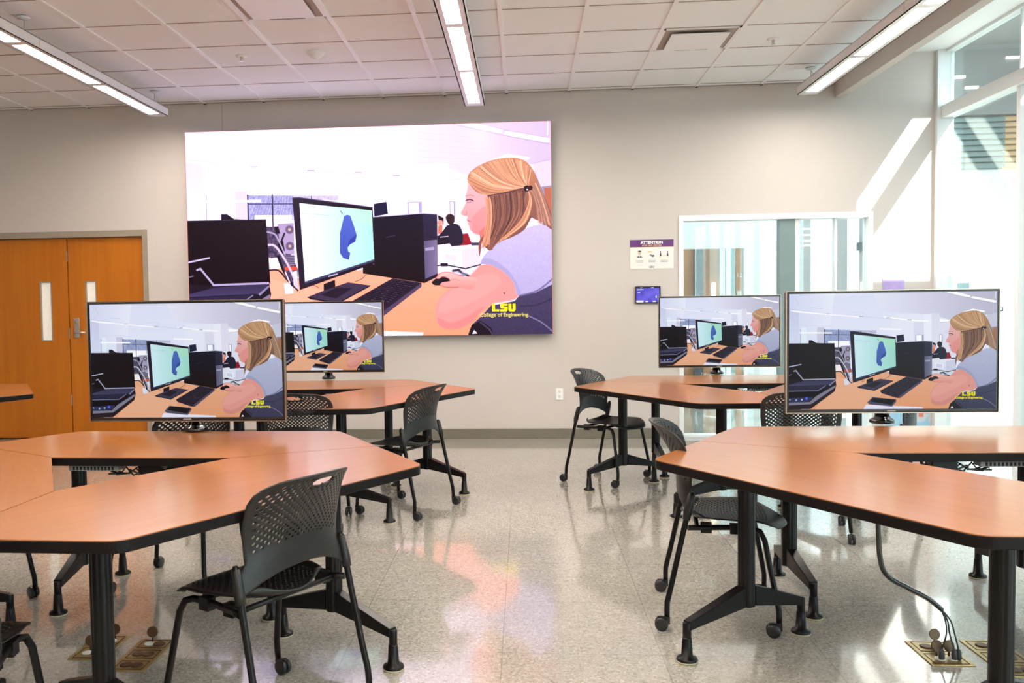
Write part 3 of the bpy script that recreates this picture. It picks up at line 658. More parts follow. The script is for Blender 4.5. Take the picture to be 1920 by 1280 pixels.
# ------------------------------------------------------------------ the picture shown on every display, painted in code
PW, PH = 1280, 720
def paint_picture():
    A = np.zeros((PH, PW, 3), np.float32)
    def tr(p):
        X, Y = p; u = (X - 35) / 2072; top = 60 - 30 * u; bot = 1238 - 23 * u
        return u * PW, (Y - top) / (bot - top) * PH
    def mask(pts):
        P = np.array([tr(p) for p in pts]); x0, y0 = np.maximum(np.floor(P.min(0)).astype(int) - 1, 0); x1, y1 = np.ceil(P.max(0)).astype(int) + 2
        x1 = min(x1, PW); y1 = min(y1, PH)
        if x1 <= x0 or y1 <= y0: return None
        SS = 2; ys = (np.arange((y1 - y0) * SS) + .5) / SS + y0; xs = (np.arange((x1 - x0) * SS) + .5) / SS + x0
        X, Y = np.meshgrid(xs, ys); ins = np.zeros(X.shape, bool)
        for (ax, ay), (bx, by) in zip(P, np.roll(P, -1, 0)):
            if ay == by: continue
            c = ((ay > Y) != (by > Y)) & (X < (bx - ax) * (Y - ay) / (by - ay) + ax); ins ^= c
        m = ins.reshape(y1 - y0, SS, x1 - x0, SS).mean((1, 3))
        return m, x0, y0, x1, y1
    def poly(pts, c, c2=None, d='v', a=1.0, noise=0):
        r = mask(pts)
        if r is None: return
        m, x0, y0, x1, y1 = r; m = (m * a)[..., None]; c = np.array(c, np.float32)
        if c2 is not None:
            c2 = np.array(c2, np.float32); h, w = y1 - y0, x1 - x0
            t = (np.linspace(0, 1, h)[:, None] * np.ones((1, w)) if d == 'v' else np.linspace(0, 1, w)[None, :] * np.ones((h, 1)))[..., None]
            col = c * (1 - t) + c2 * t
        else: col = np.broadcast_to(c, (y1 - y0, x1 - x0, 3))
        if noise:
            rg = np.random.RandomState(int(x0 + y0)); n = rg.randn((y1 - y0) // 4 + 2, (x1 - x0) // 4 + 2)
            n = np.kron(n, np.ones((4, 4)))[:y1 - y0, :x1 - x0]
            n = (n + np.roll(n, 2, 0) + np.roll(n, 2, 1) + np.roll(n, 3, 0)) / 4; col = col + n[..., None] * noise
        A[y0:y1, x0:x1] = A[y0:y1, x0:x1] * (1 - m) + col * m
    def spl(pts, n=10):
        pts = [pts[0]] + list(pts) + [pts[-1]]; out = []
        for i in range(1, len(pts) - 2):
            p0, p1, p2, p3 = [np.array(p, float) for p in pts[i - 1:i + 3]]
            for t in np.linspace(0, 1, n, endpoint=False): out.append(.5 * (2 * p1 + (p2 - p0) * t + (2 * p0 - 5 * p1 + 4 * p2 - p3) * t * t + (3 * p1 - p0 - 3 * p2 + p3) * t ** 3))
        out.append(np.array(pts[-1], float)); return out
    def sp(pts, *a, **k): poly([tuple(p) for p in spl(list(pts) + [pts[0]], 6)], *a, **k)
    def line(pts, w, c, a=1.0, curve=False):
        if curve: pts = spl(pts, 6)
        w = w * PW / 2072
        for p, q in zip(pts, pts[1:]):
            p, q = np.array(tr(p)), np.array(tr(q)); r = w / 2 + 1.5
            x0, y0 = np.maximum(np.floor(np.minimum(p, q) - r).astype(int), 0); x1, y1 = np.ceil(np.maximum(p, q) + r).astype(int); x1 = min(x1, PW); y1 = min(y1, PH)
            if x1 <= x0 or y1 <= y0: continue
            X, Y = np.meshgrid(np.arange(x0, x1) + .5, np.arange(y0, y1) + .5); d = q - p; L2 = max(d @ d, 1e-6)
            t = np.clip(((X - p[0]) * d[0] + (Y - p[1]) * d[1]) / L2, 0, 1)
            D = np.hypot(X - p[0] - t * d[0], Y - p[1] - t * d[1]); m = (np.clip(w / 2 - D + .5, 0, 1) * min(1, a))[..., None]
            A[y0:y1, x0:x1] = A[y0:y1, x0:x1] * (1 - m) + np.array(c, np.float32) * m
    def dot(p, r, c, a=1.0): poly([(p[0] + r * math.cos(t), p[1] + r * math.sin(t)) for t in np.linspace(0, 2 * PI, 20, endpoint=False)], c, a=a)
    def blur(x0, y0, x1, y1, n):
        (a, b), (c, d) = tr((x0, y0)), tr((x1, y1)); a, b, c, d = [int(v) for v in (a, b, c, d)]
        Z = A[b:d, a:c]
        for _ in range(n):
            Pd = np.pad(Z, ((1, 1), (1, 1), (0, 0)), 'edge'); Z = (Pd[:-2, 1:-1] + Pd[2:, 1:-1] + Pd[1:-1, :-2] + Pd[1:-1, 2:] + Z) / 5
        A[b:d, a:c] = Z
    R = lambda *pts: [(x + 1067, y) for x, y in pts]
    B = [(30, 20), (2115, 20), (2115, 1245), (30, 1245)]
    poly(B, (224, 229, 248), (236, 238, 250))
    poly([(30, 20), (500, 20), (400, 700), (30, 700)], (214, 220, 244), (236, 239, 251), 'h')
    poly(R((-200, 20), (1045, 20), (1045, 262), (850, 270), (620, 335), (400, 262), (-100, 240)), (232, 234, 249), (192, 190, 210), 'h')
    for k in range(6): line(R((300, 80 + k * 34), (1040, 160 + k * 26)), 2.5, (190, 190, 208), .35)
    poly(R((0, 262), (400, 262), (400, 560), (0, 560)), (232, 234, 248)); poly(R((220, 340), (320, 345), (320, 560), (220, 560)), (221, 223, 240))
    poly(R((320, 262), (395, 255), (395, 560), (325, 540)), (236, 238, 250)); poly(R((395, 250), (475, 255), (480, 720), (400, 720)), (222, 223, 240), (228, 230, 243))
    poly(R((480, 350), (600, 335), (600, 760), (480, 760)), (224, 225, 241)); line(R((480, 350), (575, 335)), 4, (185, 188, 208), .7)
    poly(R((940, 262), (1045, 245), (1045, 640), (1000, 600)), (203, 204, 222)); line(R((930, 265), (1045, 240)), 5, (180, 178, 196), .8)
    poly(R((985, 392), (1045, 385), (1045, 620), (1000, 600)), (150, 155, 178)); poly(R((1000, 400), (1045, 395), (1045, 620), (1015, 600)), (172, 122, 92))
    for p in (R((520, 38), (640, 36), (780, 75), (770, 93), (690, 80)), R((795, 80), (1035, 123), (1030, 146), (1010, 146), (780, 100)), R((700, 242), (800, 208), (925, 230), (915, 242), (780, 236)), R((475, 312), (577, 318), (560, 338), (480, 340)), R((190, 318), (372, 325), (365, 339), (200, 332)), [(50, 224), (742, 284), (740, 296), (50, 241)], R((-80, 285), (180, 318), (175, 328), (-80, 300)), R((-120, 405), (95, 412), (95, 424), (-120, 420))): poly(p, (253, 253, 255))
    line(R((500, 38), (780, 104), (1040, 160)), 3, (165, 163, 182), .8); line(R((640, 36), (790, 76), (1035, 124)), 3, (165, 163, 182), .8); line(R((1025, 34), (1022, 105)), 6, (235, 235, 248))
    line([(40, 215), (420, 258), (760, 284), (1150, 320)], 3, (190, 195, 220), .8)
    for x, y in ((432, 260), (760, 286), (1030, 300), (1245, 320)): line([(x - 18, y), (x + 18, y)], 6, (150, 152, 170), .8)
    line([(250, 198), (370, 208)], 4, (195, 200, 222), .8); line([(95, 100), (135, 165)], 3, (195, 200, 225), .8); line([(660, 250), (740, 240), (800, 262)], 3, (205, 208, 228), .8); line([(1010, 300), (1085, 270)], 3, (195, 198, 215), .8)
    line([(145, 375), (470, 388)], 3, (205, 208, 228), .8)
    for p in (R((238, 470), (320, 468), (320, 540), (240, 540)), R((475, 465), (507, 468), (507, 560), (477, 560))): poly(p, (165, 170, 195)); 
    poly(R((246, 475), (300, 473), (302, 545), (248, 545)), (250, 251, 255)); poly(R((480, 472), (498, 472), (498, 560), (482, 560)), (250, 251, 255))
    # left part of the room
    poly([(30, 228), (135, 250), (135, 565), (30, 565)], (206, 211, 236), (216, 222, 244)); poly([(160, 400), (212, 400), (212, 560), (160, 560)], (226, 240, 248)); line([(150, 420), (150, 560)], 6, (160, 168, 195), .7)
    poly([(320, 398), (390, 398), (390, 565), (320, 565)], (206, 207, 226)); poly([(390, 420), (655, 425), (655, 565), (390, 565)], (160, 172, 208), noise=12); poly([(655, 425), (915, 428), (915, 455), (655, 450)], (186, 192, 214), noise=8)
    for k in range(14): line([(400 + k * 18, 560), (430 + k * 17, 500 - (k % 4) * 14), (455 + k * 15, 430)], 2.5, (95, 105, 145), .5)
    poly([(430, 535), (645, 535), (645, 612), (430, 612)], (250, 251, 255)); line([(535, 420), (535, 610)], 7, (50, 52, 75)); line([(392, 420), (392, 560)], 7, (45, 48, 70)); line([(392, 470), (650, 472)], 5, (70, 74, 105)); line([(760, 430), (760, 452)], 4, (80, 85, 110))
    poly([(145, 447), (470, 447), (470, 461), (145, 461)], (252, 252, 255)); poly([(235, 528), (268, 527), (310, 555), (400, 562), (235, 562)], (30, 28, 42))
    # table
    poly([(495, 770), (570, 765), (640, 900), (1067, 845), (1700, 840), (1780, 850), (1780, 1245), (200, 1245), (480, 1010)], (228, 178, 148), (224, 162, 122)); poly([(520, 900), (1000, 1000), (900, 1235), (300, 1235)], (234, 186, 156), a=.6)
    line([(520, 1020), (640, 985)], 3, (190, 140, 115), .5)
    poly(R((400, 832), (650, 832), (650, 885), (560, 930), (405, 872)), (214, 221, 234))
    # cable nest and tower backs
    poly([(495, 600), (560, 600), (640, 770), (672, 840), (672, 965), (640, 930), (575, 800), (495, 770)], (84, 80, 104), noise=18)
    poly([(560, 585), (655, 580), (655, 760), (600, 755), (570, 690)], (166, 162, 188)); poly([(600, 765), (655, 762), (655, 820), (610, 820)], (140, 138, 160))
    for k in range(5): line([(605, 772 + k * 10), (655, 770 + k * 10)], 4, (60, 58, 80), .8)
    for c in ((630, 618), (630, 712)): dot(c, 24, (112, 106, 132)); dot(c, 9, (190, 175, 160))
    poly([(545, 600), (565, 600), (575, 640), (550, 640)], (20, 20, 32)); line([(600, 640), (575, 700), (585, 740)], 9, (28, 28, 42)); poly([(560, 700), (590, 680), (600, 740), (580, 760)], (18, 16, 28))
    poly([(600, 828), (668, 828), (668, 850), (600, 850)], (205, 96, 66)); poly([(500, 782), (562, 775), (575, 838), (500, 850)], (242, 236, 238)); poly([(590, 925), (640, 920), (645, 982), (598, 985)], (216, 222, 234)); poly([(640, 860), (668, 850), (672, 960), (650, 960)], (222, 224, 236))
    line([(498, 630), (545, 645), (575, 700), (600, 760)], 9, (168, 170, 192), curve=True); line([(498, 705), (545, 712), (600, 790), (640, 870), (668, 950)], 13, (196, 196, 208), curve=True); line([(560, 770), (590, 850), (640, 935)], 14, (22, 20, 30), curve=True); line([(498, 850), (560, 850), (610, 905), (670, 965)], 8, (40, 38, 52), curve=True); line([(600, 860), (625, 920)], 8, (225, 226, 236)); line([(500, 740), (540, 745), (550, 770)], 10, (60, 60, 80))
    blur(495, 585, 672, 985, 1)
    # dark laptop and scanner at left
    poly([(30, 565), (495, 561), (512, 925), (200, 935), (30, 940)], (25, 19, 27), (20, 13, 16)); line([(30, 564), (495, 560)], 4, (60, 58, 80))
    line([(30, 802), (100, 788), (158, 776)], 10, (186, 190, 214)); line([(30, 888), (60, 880)], 8, (110, 112, 135))
    poly([(30, 925), (185, 938), (505, 925), (515, 985), (500, 1048), (255, 1232), (30, 1240)], (32, 28, 42))
    poly([(30, 985), (190, 945), (505, 925), (445, 985), (30, 1005)], (58, 58, 86), (74, 75, 106)); poly([(30, 1002), (405, 985), (330, 1045), (30, 1060)], (50, 50, 76), (36, 36, 56))
    poly([(440, 985), (500, 935), (510, 940), (450, 995)], (136, 138, 166)); line([(30, 1052), (330, 1044), (408, 992)], 7, (138, 140, 170)); line([(30, 1003), (430, 985)], 3, (20, 20, 32))
    poly([(30, 1062), (335, 1056), (440, 1000), (300, 1108), (30, 1130)], (10, 10, 18)); poly([(30, 1122), (285, 1106), (250, 1150), (30, 1172)], (50, 54, 88)); line([(85, 845), (105, 838), (180, 932), (500, 922)], 12, (168, 170, 194))
    for c, r, k in (((215, 1125), 14, (90, 110, 250)), ((167, 1137), 10, (170, 190, 236)), ((110, 1142), 10, (150, 170, 220)), ((45, 1138), 9, (130, 150, 205))): dot(c, r, k)
    poly([(30, 1168), (245, 1160), (315, 1098), (508, 985), (508, 1008), (262, 1182), (30, 1196)], (132, 131, 150)); poly([(30, 1196), (255, 1185), (500, 1020), (500, 1048), (250, 1232), (30, 1240)], (40, 31, 38))
    # tower
    poly(R((48, 478), (120, 467), (128, 535), (50, 548)), (30, 38, 66)); poly(R((44, 552), (330, 534), (330, 925), (44, 860)), (26, 26, 46), (20, 12, 16)); poly(R((326, 534), (405, 540), (403, 890), (330, 925)), (46, 48, 74), (34, 32, 46))
    poly(R((328, 688), (402, 682), (402, 872), (332, 904)), (96, 98, 128), (128, 128, 150), 'h'); line(R((48, 550), (330, 533), (405, 539)), 5, (190, 196, 216)); poly(R((-20, 812), (60, 820), (330, 905), (330, 926), (-20, 870)), (26, 16, 20)); line(R((115, 667), (165, 657)), 5, (62, 62, 84)); poly(R((335, 728), (385, 722), (385, 740), (335, 745)), (160, 162, 186))
    # monitor
    poly([(650, 438), (690, 436), (1108, 497), (1120, 812), (682, 962)], (38, 34, 52), (28, 22, 34), 'h'); line([(652, 438), (690, 437), (1108, 497)], 5, (92, 92, 122))
    poly([(690, 468), (1104, 514), (1113, 800), (713, 926)], (212, 238, 248), (160, 218, 205), 'h'); poly([(900, 490), (1104, 514), (1108, 600), (950, 560)], (176, 228, 190), a=.5); poly([(713, 915), (1113, 790), (1113, 801), (713, 928)], (66, 76, 104))
    line([(705, 527), (860, 540)], 3, (165, 190, 205), .8); line([(925, 515), (935, 530)], 6, (120, 135, 150), .8); line([(850, 886), (900, 872)], 7, (215, 222, 235), .8)
    poly([(945, 545), (962, 537), (980, 542), (1000, 600), (1015, 652), (1005, 690), (978, 700), (962, 722), (964, 745), (976, 752), (968, 792), (935, 782), (917, 752), (920, 640)], (84, 116, 192), (70, 98, 172)); poly([(968, 688), (990, 665), (1015, 652), (1006, 690), (980, 702), (964, 718)], (56, 80, 160))
    poly([(820, 930), (885, 905), (888, 978), (820, 990)], (26, 22, 32)); poly([(728, 1002), (830, 962), (960, 920), (1085, 938), (900, 1040), (740, 1016)], (66, 62, 82)); poly([(800, 990), (900, 948), (985, 952), (890, 1012)], (38, 35, 50)); line([(728, 1004), (898, 1040), (1085, 940)], 6, (30, 26, 36))
    line([(1000, 918), (1040, 900), (1060, 880)], 3, (60, 50, 55), .8, True); line([(690, 930), (760, 935), (790, 950)], 3, (60, 50, 55), .8, True)
    # keyboard, phone, paper
    poly([(955, 1042), (1215, 898), (1378, 925), (1378, 944), (1155, 1114), (1115, 1112), (970, 1066)], (44, 38, 54)); poly([(1140, 1098), (1376, 926), (1378, 946), (1155, 1116)], (84, 80, 102))
    o = np.array((1215., 905.)); du = np.array((-245., 137.)); dv = np.array((145., 22.))
    o2 = np.array((985., 1040.)); dv2 = np.array((150., 48.))
    for i in range(17):
        for j in range(6):
            f = (i + .5) / 17; g = (j + .5) / 6; p = o + du * f; e = dv * (1 - f) + dv2 * f; c = p + e * g
            rg = random.Random(i * 9 + j)
            line([tuple(c - e * .055), tuple(c + e * .055)], 6.5, (22, 20, 32)); line([tuple(c - e * .045 + (0, -3)), tuple(c + e * .045 + (0, -3))], 3, (104, 102, 128), rg.uniform(.25, .9))
    poly([(788, 1232), (815, 1184), (1385, 1206), (1378, 1245), (788, 1245)], (226, 228, 244)); poly([(828, 1160), (880, 1107), (1115, 1128), (1120, 1148), (1078, 1202), (848, 1180)], (84, 84, 106)); poly([(858, 1152), (888, 1112), (1112, 1132), (1072, 1186)], (28, 28, 42)); poly([(880, 1150), (905, 1120), (1085, 1136), (1056, 1174)], (14, 20, 22))
    # people and printer in the background
    poly(R((405, 640), (640, 630), (640, 720), (405, 720)), (222, 224, 238)); poly(R((410, 545), (440, 560), (440, 600), (425, 585), (412, 570)), (40, 26, 34)); dot(R((422, 588))[0], 16, (226, 158, 138)); poly(R((410, 604), (434, 602), (432, 650), (408, 650)), (222, 128, 100))
    poly(R((520, 655), (575, 648), (597, 708), (520, 724)), (146, 26, 44)); poly(R((590, 700), (640, 700), (640, 716), (595, 716)), (70, 74, 100)); poly(R((405, 660), (480, 655), (500, 700), (405, 712)), (30, 28, 42)); sp(R((458, 604), (490, 594), (525, 602), (545, 645), (545, 700), (500, 726), (470, 700), (462, 660), (415, 662), (435, 635)), (34, 34, 58)); sp(R((452, 560), (462, 543), (485, 540), (500, 552), (500, 585), (482, 598), (465, 590)), (50, 30, 38)); line(R((420, 668), (465, 664)), 5, (200, 200, 215))
    poly(R((405, 726), (560, 714), (640, 720), (642, 832), (545, 842), (405, 814)), (229, 231, 243), (214, 218, 234)); poly(R((540, 736), (640, 724), (642, 834), (545, 842)), (206, 209, 228)); poly(R((438, 752), (518, 764), (518, 818), (438, 800)), (240, 241, 250)); poly(R((446, 762), (508, 771), (508, 810), (446, 795)), (204, 209, 230)); line(R((404, 828), (440, 822), (560, 846), (642, 824)), 6, (24, 22, 34)); poly(R((420, 815), (460, 815), (462, 832), (420, 832)), (24, 22, 34))
    line(R((490, 858), (520, 852), (540, 872), (575, 886)), 11, (30, 30, 42)); line(R((500, 862), (560, 880)), 4, (190, 195, 210)); line(R((515, 885), (548, 890)), 6, (50, 50, 64))
    # mouse and hand
    def hand():
        sp(R((368, 922), (400, 897), (440, 893), (470, 905), (472, 925), (440, 938), (385, 938)), (24, 20, 28))
        sp(R((392, 900), (410, 874), (440, 866), (480, 868), (540, 890), (620, 900), (600, 960), (520, 950), (450, 950), (416, 938), (430, 922), (470, 915), (462, 900), (430, 892), (412, 902)), (240, 190, 178), (214, 148, 136)); line(R((394, 898), (412, 874), (440, 866), (480, 868), (540, 888)), 4, (190, 120, 110), .7, True); line(R((416, 938), (450, 950), (520, 950)), 4, (176, 108, 100), .8, True); line(R((414, 900), (434, 890), (462, 900)), 4, (170, 100, 92), .7, True); line(R((470, 915), (500, 905), (530, 915)), 3, (200, 132, 122), .6, True)
    # arm
    arm = R((640, 828), (700, 822), (770, 850), (830, 910), (858, 985), (820, 1025), (700, 1050), (640, 1100), (590, 1150), (520, 1185), (455, 1188), (405, 1165), (388, 1110), (392, 1060), (415, 1010), (480, 950), (560, 905))
    sp(arm, (222, 158, 148)); sp(R((420, 1015), (500, 955), (600, 900), (700, 870), (760, 930), (640, 1010), (540, 1060), (450, 1090), (405, 1090)), (232, 176, 164), a=.4); sp(R((400, 1120), (470, 1150), (560, 1120), (660, 1060), (600, 1140), (520, 1184), (450, 1187), (405, 1164)), (192, 124, 116), a=.4)
    blur(1480, 850, 1890, 1190, 12); hand(); dot(R((775, 985))[0], 5, (110, 60, 62))
    # face
    sp(R((580, 370), (600, 345), (700, 420), (690, 560), (690, 655), (640, 658), (606, 645), (588, 625), (584, 606), (576, 596), (580, 582), (570, 572), (576, 556), (562, 550), (541, 543), (540, 528), (556, 500), (568, 470), (566, 440), (574, 410)), (232, 184, 180), (222, 156, 152)); sp(R((600, 560), (680, 500), (690, 640), (640, 655), (604, 640)), (224, 142, 136), a=.5)
    blur(1600, 340, 1760, 660, 3)
    line(R((570, 462), (590, 458), (608, 466)), 7, (84, 66, 84)); line(R((572, 472), (584, 476), (598, 472)), 4, (120, 130, 165)); line(R((566, 440), (590, 434), (612, 440)), 4, (172, 128, 118), .7, True); line(R((574, 577), (594, 583)), 5, (196, 104, 112)); line(R((556, 548), (572, 540), (568, 524)), 3, (196, 130, 128), .7, True); sp(R((640, 640), (700, 600), (700, 720), (650, 700)), (196, 130, 118))
    # shirt
    sp(R((640, 822), (660, 780), (700, 735), (760, 690), (860, 640), (960, 605), (1055, 620), (1055, 990), (950, 985), (852, 1000), (828, 930), (775, 868), (700, 826)), (186, 190, 214), (166, 172, 200), noise=2); sp(R((640, 822), (660, 790), (720, 800), (800, 860), (850, 940), (870, 1000), (850, 1000), (828, 930), (775, 868), (700, 826)), (150, 156, 186), a=.55)
    poly(R((858, 1000), (950, 982), (1055, 930), (1055, 1245), (560, 1245), (590, 1165), (650, 1110), (700, 1055), (830, 1030)), (76, 78, 104), (62, 64, 90), noise=2); line(R((860, 1000), (960, 970), (1050, 900)), 9, (110, 114, 146), .8, True); line(R((900, 1110), (980, 1150), (1050, 1210)), 8, (134, 138, 166), .7, True); line(R((860, 1060), (960, 1050), (1050, 1010)), 8, (52, 54, 78), .7, True)
    poly(R((560, 1245), (590, 1165), (640, 1140), (700, 1180), (720, 1245)), (26, 22, 32)); line(R((640, 1150), (690, 1190), (720, 1240)), 9, (86, 84, 104), .8); poly(R((592, 1215), (604, 1192), (622, 1212)), (235, 235, 240)); line(R((700, 742), (712, 738)), 4, (90, 98, 130))
    # hair
    sp(R((690, 420), (860, 392), (905, 400), (960, 420), (1010, 500), (1045, 610), (980, 585), (935, 560), (890, 630), (820, 672), (745, 700), (700, 745), (668, 720), (655, 690), (640, 780), (636, 700), (668, 650), (690, 560)), (112, 80, 74), (140, 104, 84)); rnd = random.Random(11)
    for k in range(110):   # hair hanging below the clip
        f = rnd.random(); x0_ = 690 + 200 * f; y0_ = 428 - 30 * f + rnd.uniform(0, 30); x1_ = 655 + 150 * f + rnd.uniform(-12, 12); y1_ = 745 - 80 * f + rnd.uniform(-30, 5)
        c = rnd.choice(((158, 122, 94), (112, 84, 72), (70, 48, 48), (90, 64, 58), (182, 144, 110))); line(R((x0_, y0_), (x0_ + 8 - 40 * f * .3, (y0_ + y1_) / 2), (x1_, y1_)), rnd.uniform(2, 5), c, .55, True)
    for k in range(34):
        c = rnd.choice(((212, 172, 134), (190, 148, 114), (160, 120, 96))); x = 668 + rnd.uniform(0, 34); line(R((x + 5, 440 + rnd.uniform(0, 20)), (x + 12, 560), (x - 8 + rnd.uniform(-20, 10), 690 + rnd.uniform(0, 40))), rnd.uniform(2, 5), c, .6, True)
    sp(R((925, 280), (962, 345), (1000, 440), (1035, 530), (1060, 640), (985, 588), (930, 560), (890, 480), (905, 400)), (160, 126, 98), (128, 98, 84))
    for k in range(110):    # back of the head and shoulder fall
        f = rnd.random(); c = rnd.choice(((168, 140, 118), (196, 160, 128), (130, 104, 96), (110, 84, 80), (214, 184, 150)))
        line(R((905 + 55 * f, 400 - 60 * f), (935 + 55 * f, 430 - 10 * f), (955 + 65 * f, 500 + 10 * f), (960 + 95 * f, 590 + 30 * f + rnd.uniform(-10, 5))), rnd.uniform(2, 5), c, .5, True)
    for k in range(50):
        c = rnd.choice(((208, 168, 128), (184, 140, 104), (150, 112, 90), (224, 188, 146))); f = rnd.random(); line(R((915, 415), (935 - 20 * f, 480), (900 - 40 * f, 590), (800 - 60 * f, 670 + 30 * f)), rnd.uniform(2, 5), c, .6, True)
    sp(R((576, 345), (590, 310), (640, 272), (720, 240), (820, 227), (888, 243), (935, 288), (962, 350), (930, 392), (900, 400), (860, 396), (760, 425), (690, 432), (640, 425), (600, 390)), (190, 150, 112), (164, 124, 94))
    for k in range(190):   # combed top drawn to the clip
        f = rnd.random(); th = f * 1.0
        top = [(578, 350), (600, 305), (660, 262), (740, 236), (820, 228), (885, 243), (930, 285)]; q = f * 5.99; i = int(q); g = q - i
        sx_ = top[i][0] * (1 - g) + top[i + 1][0] * g + rnd.uniform(-6, 6); sy_ = top[i][1] * (1 - g) + top[i + 1][1] * g + rnd.uniform(2, 14)
        ex, ey = 905 + rnd.uniform(-6, 6), 396 + rnd.uniform(-8, 6); bend = (1 - f) * 60
        c = rnd.choice(((222, 188, 148), (206, 164, 122), (178, 134, 98), (150, 110, 84), (236, 206, 170), (190, 150, 116)))
        line(R((sx_, sy_), (sx_ * .62 + ex * .38, sy_ * .55 + ey * .45 + bend * .6), (sx_ * .25 + ex * .75, sy_ * .22 + ey * .78 + bend * .45), (ex, ey)), rnd.uniform(2, 5), c, .6, True)
    for k in range(40): 
        c = rnd.choice(((214, 178, 140), (170, 128, 100), (196, 158, 120))); a_ = rnd.uniform(0, 30); line(R((580 + a_ * .3, 345 + a_), (620 + a_, 400 + a_ * .4), (690 + rnd.uniform(0, 20), 436 + rnd.uniform(-10, 4)), (800, 418), (890, 398)), rnd.uniform(2, 4), c, .5, True)
    line(R((690, 440), (780, 424), (885, 402)), 7, (66, 44, 46), .7, True)
    dot(R((905, 402))[0], 17, (40, 18, 24)); dot(R((925, 398))[0], 13, (66, 30, 34)); dot(R((908, 408))[0], 5, (230, 220, 225))
    # lettering of the caption: block capitals and rule
    Y = (240, 232, 40)
    for p in (((705, 1044), (722, 1044), (722, 1076), (748, 1076), (744, 1088), (705, 1088)), ((752, 1044), (792, 1044), (792, 1056), (770, 1056), (770, 1061), (792, 1061), (792, 1082), (786, 1088), (750, 1088), (750, 1076), (774, 1076), (774, 1072), (758, 1072), (752, 1066)), ((797, 1044), (813, 1044), (813, 1076), (820, 1076), (820, 1044), (836, 1044), (836, 1080), (830, 1088), (802, 1088), (797, 1082))): poly(R(*p), Y)
    line(R((636, 1101), (905, 1103)), 2.5, (225, 215, 150))
    return np.clip(A, 0, 255) / 255.0
pic = paint_picture()
def to_image(name, P):
    im = bpy.data.images.new(name, PW, PH); buf = np.ones((PH, PW, 4), np.float32); buf[..., :3] = P[::-1]; im.pixels.foreach_set(buf.ravel()); im.update(); im.pack(); return im
def screen_mat(name, im, gain):
    m = bpy.data.materials.new(name); m.use_nodes = True; nt = m.node_tree; b = nt.nodes['Principled BSDF']
    b.inputs['Base Color'].default_value = (0.003, 0.003, 0.004, 1); b.inputs['Roughness'].default_value = 0.3; b.inputs['Specular IOR Level'].default_value = 0.12
    tx = nt.nodes.new('ShaderNodeTexImage'); tx.image = im; tx.extension = 'EXTEND'
    nt.links.new(tx.outputs[0], b.inputs['Emission Color']); b.inputs['Emission Strength'].default_value = gain
    return m
img = to_image('picture_on_screens', np.clip(pic, 0, 1) ** 1.12)
M['tvpic'] = screen_mat('monitor_picture', img, TV_GAIN)
big = np.clip(pic, 0, 1) ** 1.3; big = np.clip(big * np.array([1.03, 0.955, 0.99]) + np.array([0.03, 0.0, 0.02]), 0, 1)
M['bigpic'] = screen_mat('wall_display_picture', to_image('picture_on_wall_display', big), BIG_GAIN)
M['caption'] = emis('caption_yellow', (0.87, 0.80, 0.03), TV_GAIN); M['caption_big'] = emis('caption_pale_yellow', (0.95, 0.80, 0.22), 1.0)
def picture_plane(name, x0, x1, z0, z1, y, m, parent):
    me = bpy.data.meshes.new(name); me.from_pydata([(x0, y, z0), (x1, y, z0), (x1, y, z1), (x0, y, z1)], [], [(0, 1, 2, 3)])
    uv = me.uv_layers.new(); 
    for l, c in zip(uv.data, ((0, 0), (1, 0), (1, 1), (0, 1))): l.uv = c
    me.materials.append(m); o = bpy.data.objects.new(name, me); COL.objects.link(o); o.parent = parent
    cu = ((636 + 905) / 2 + 1067 - 35) / 2072; cv = 1 - (1131 - 45) / 1190
    w = x1 - x0
    t = text_mesh('caption', 'College of Engineering', w * 0.0150, M['caption'] if m is M['tvpic'] else M['caption_big'], o, (x0 + w * cu, y - 0.0005, z0 + (z1 - z0) * cv * 0.98), bold=0.00035 * w, depth=0.0001)
    k = w * 0.1300 / max(t.dimensions.x, 1e-6); t.scale = (k, k, 1)
    return o

# wall display
t = thing('wall_display', 'big wall mounted display showing a blonde woman at a computer', 'display', (-1.555, YW, 2.08))
hw, hh = 1.829, 1.035; D = 0.095
q = new_bm(); box(q, (-hw, -D, -hh), (hw, -0.03, hh)); box(q, (-hw + 0.1, -0.03, -hh + 0.1), (hw - 0.1, -0.001, hh - 0.1)); obj('display_housing', q, M['bezel'], t)
q = new_bm()
for a, c in (((-hw - .004, -hh - .004), (-hw, hh + .004)), ((hw, -hh - .004), (hw + .004, hh + .004)), ((-hw, hh), (hw, hh + .004))): box(q, (a[0], -D - 0.002, a[1]), (c[0], -D + 0.012, c[1]))
obj('display_edge', q, M['redtrim'], t)
picture_plane('screen', -hw, hw, -hh, hh, -D - 0.001, M['bigpic'], t)

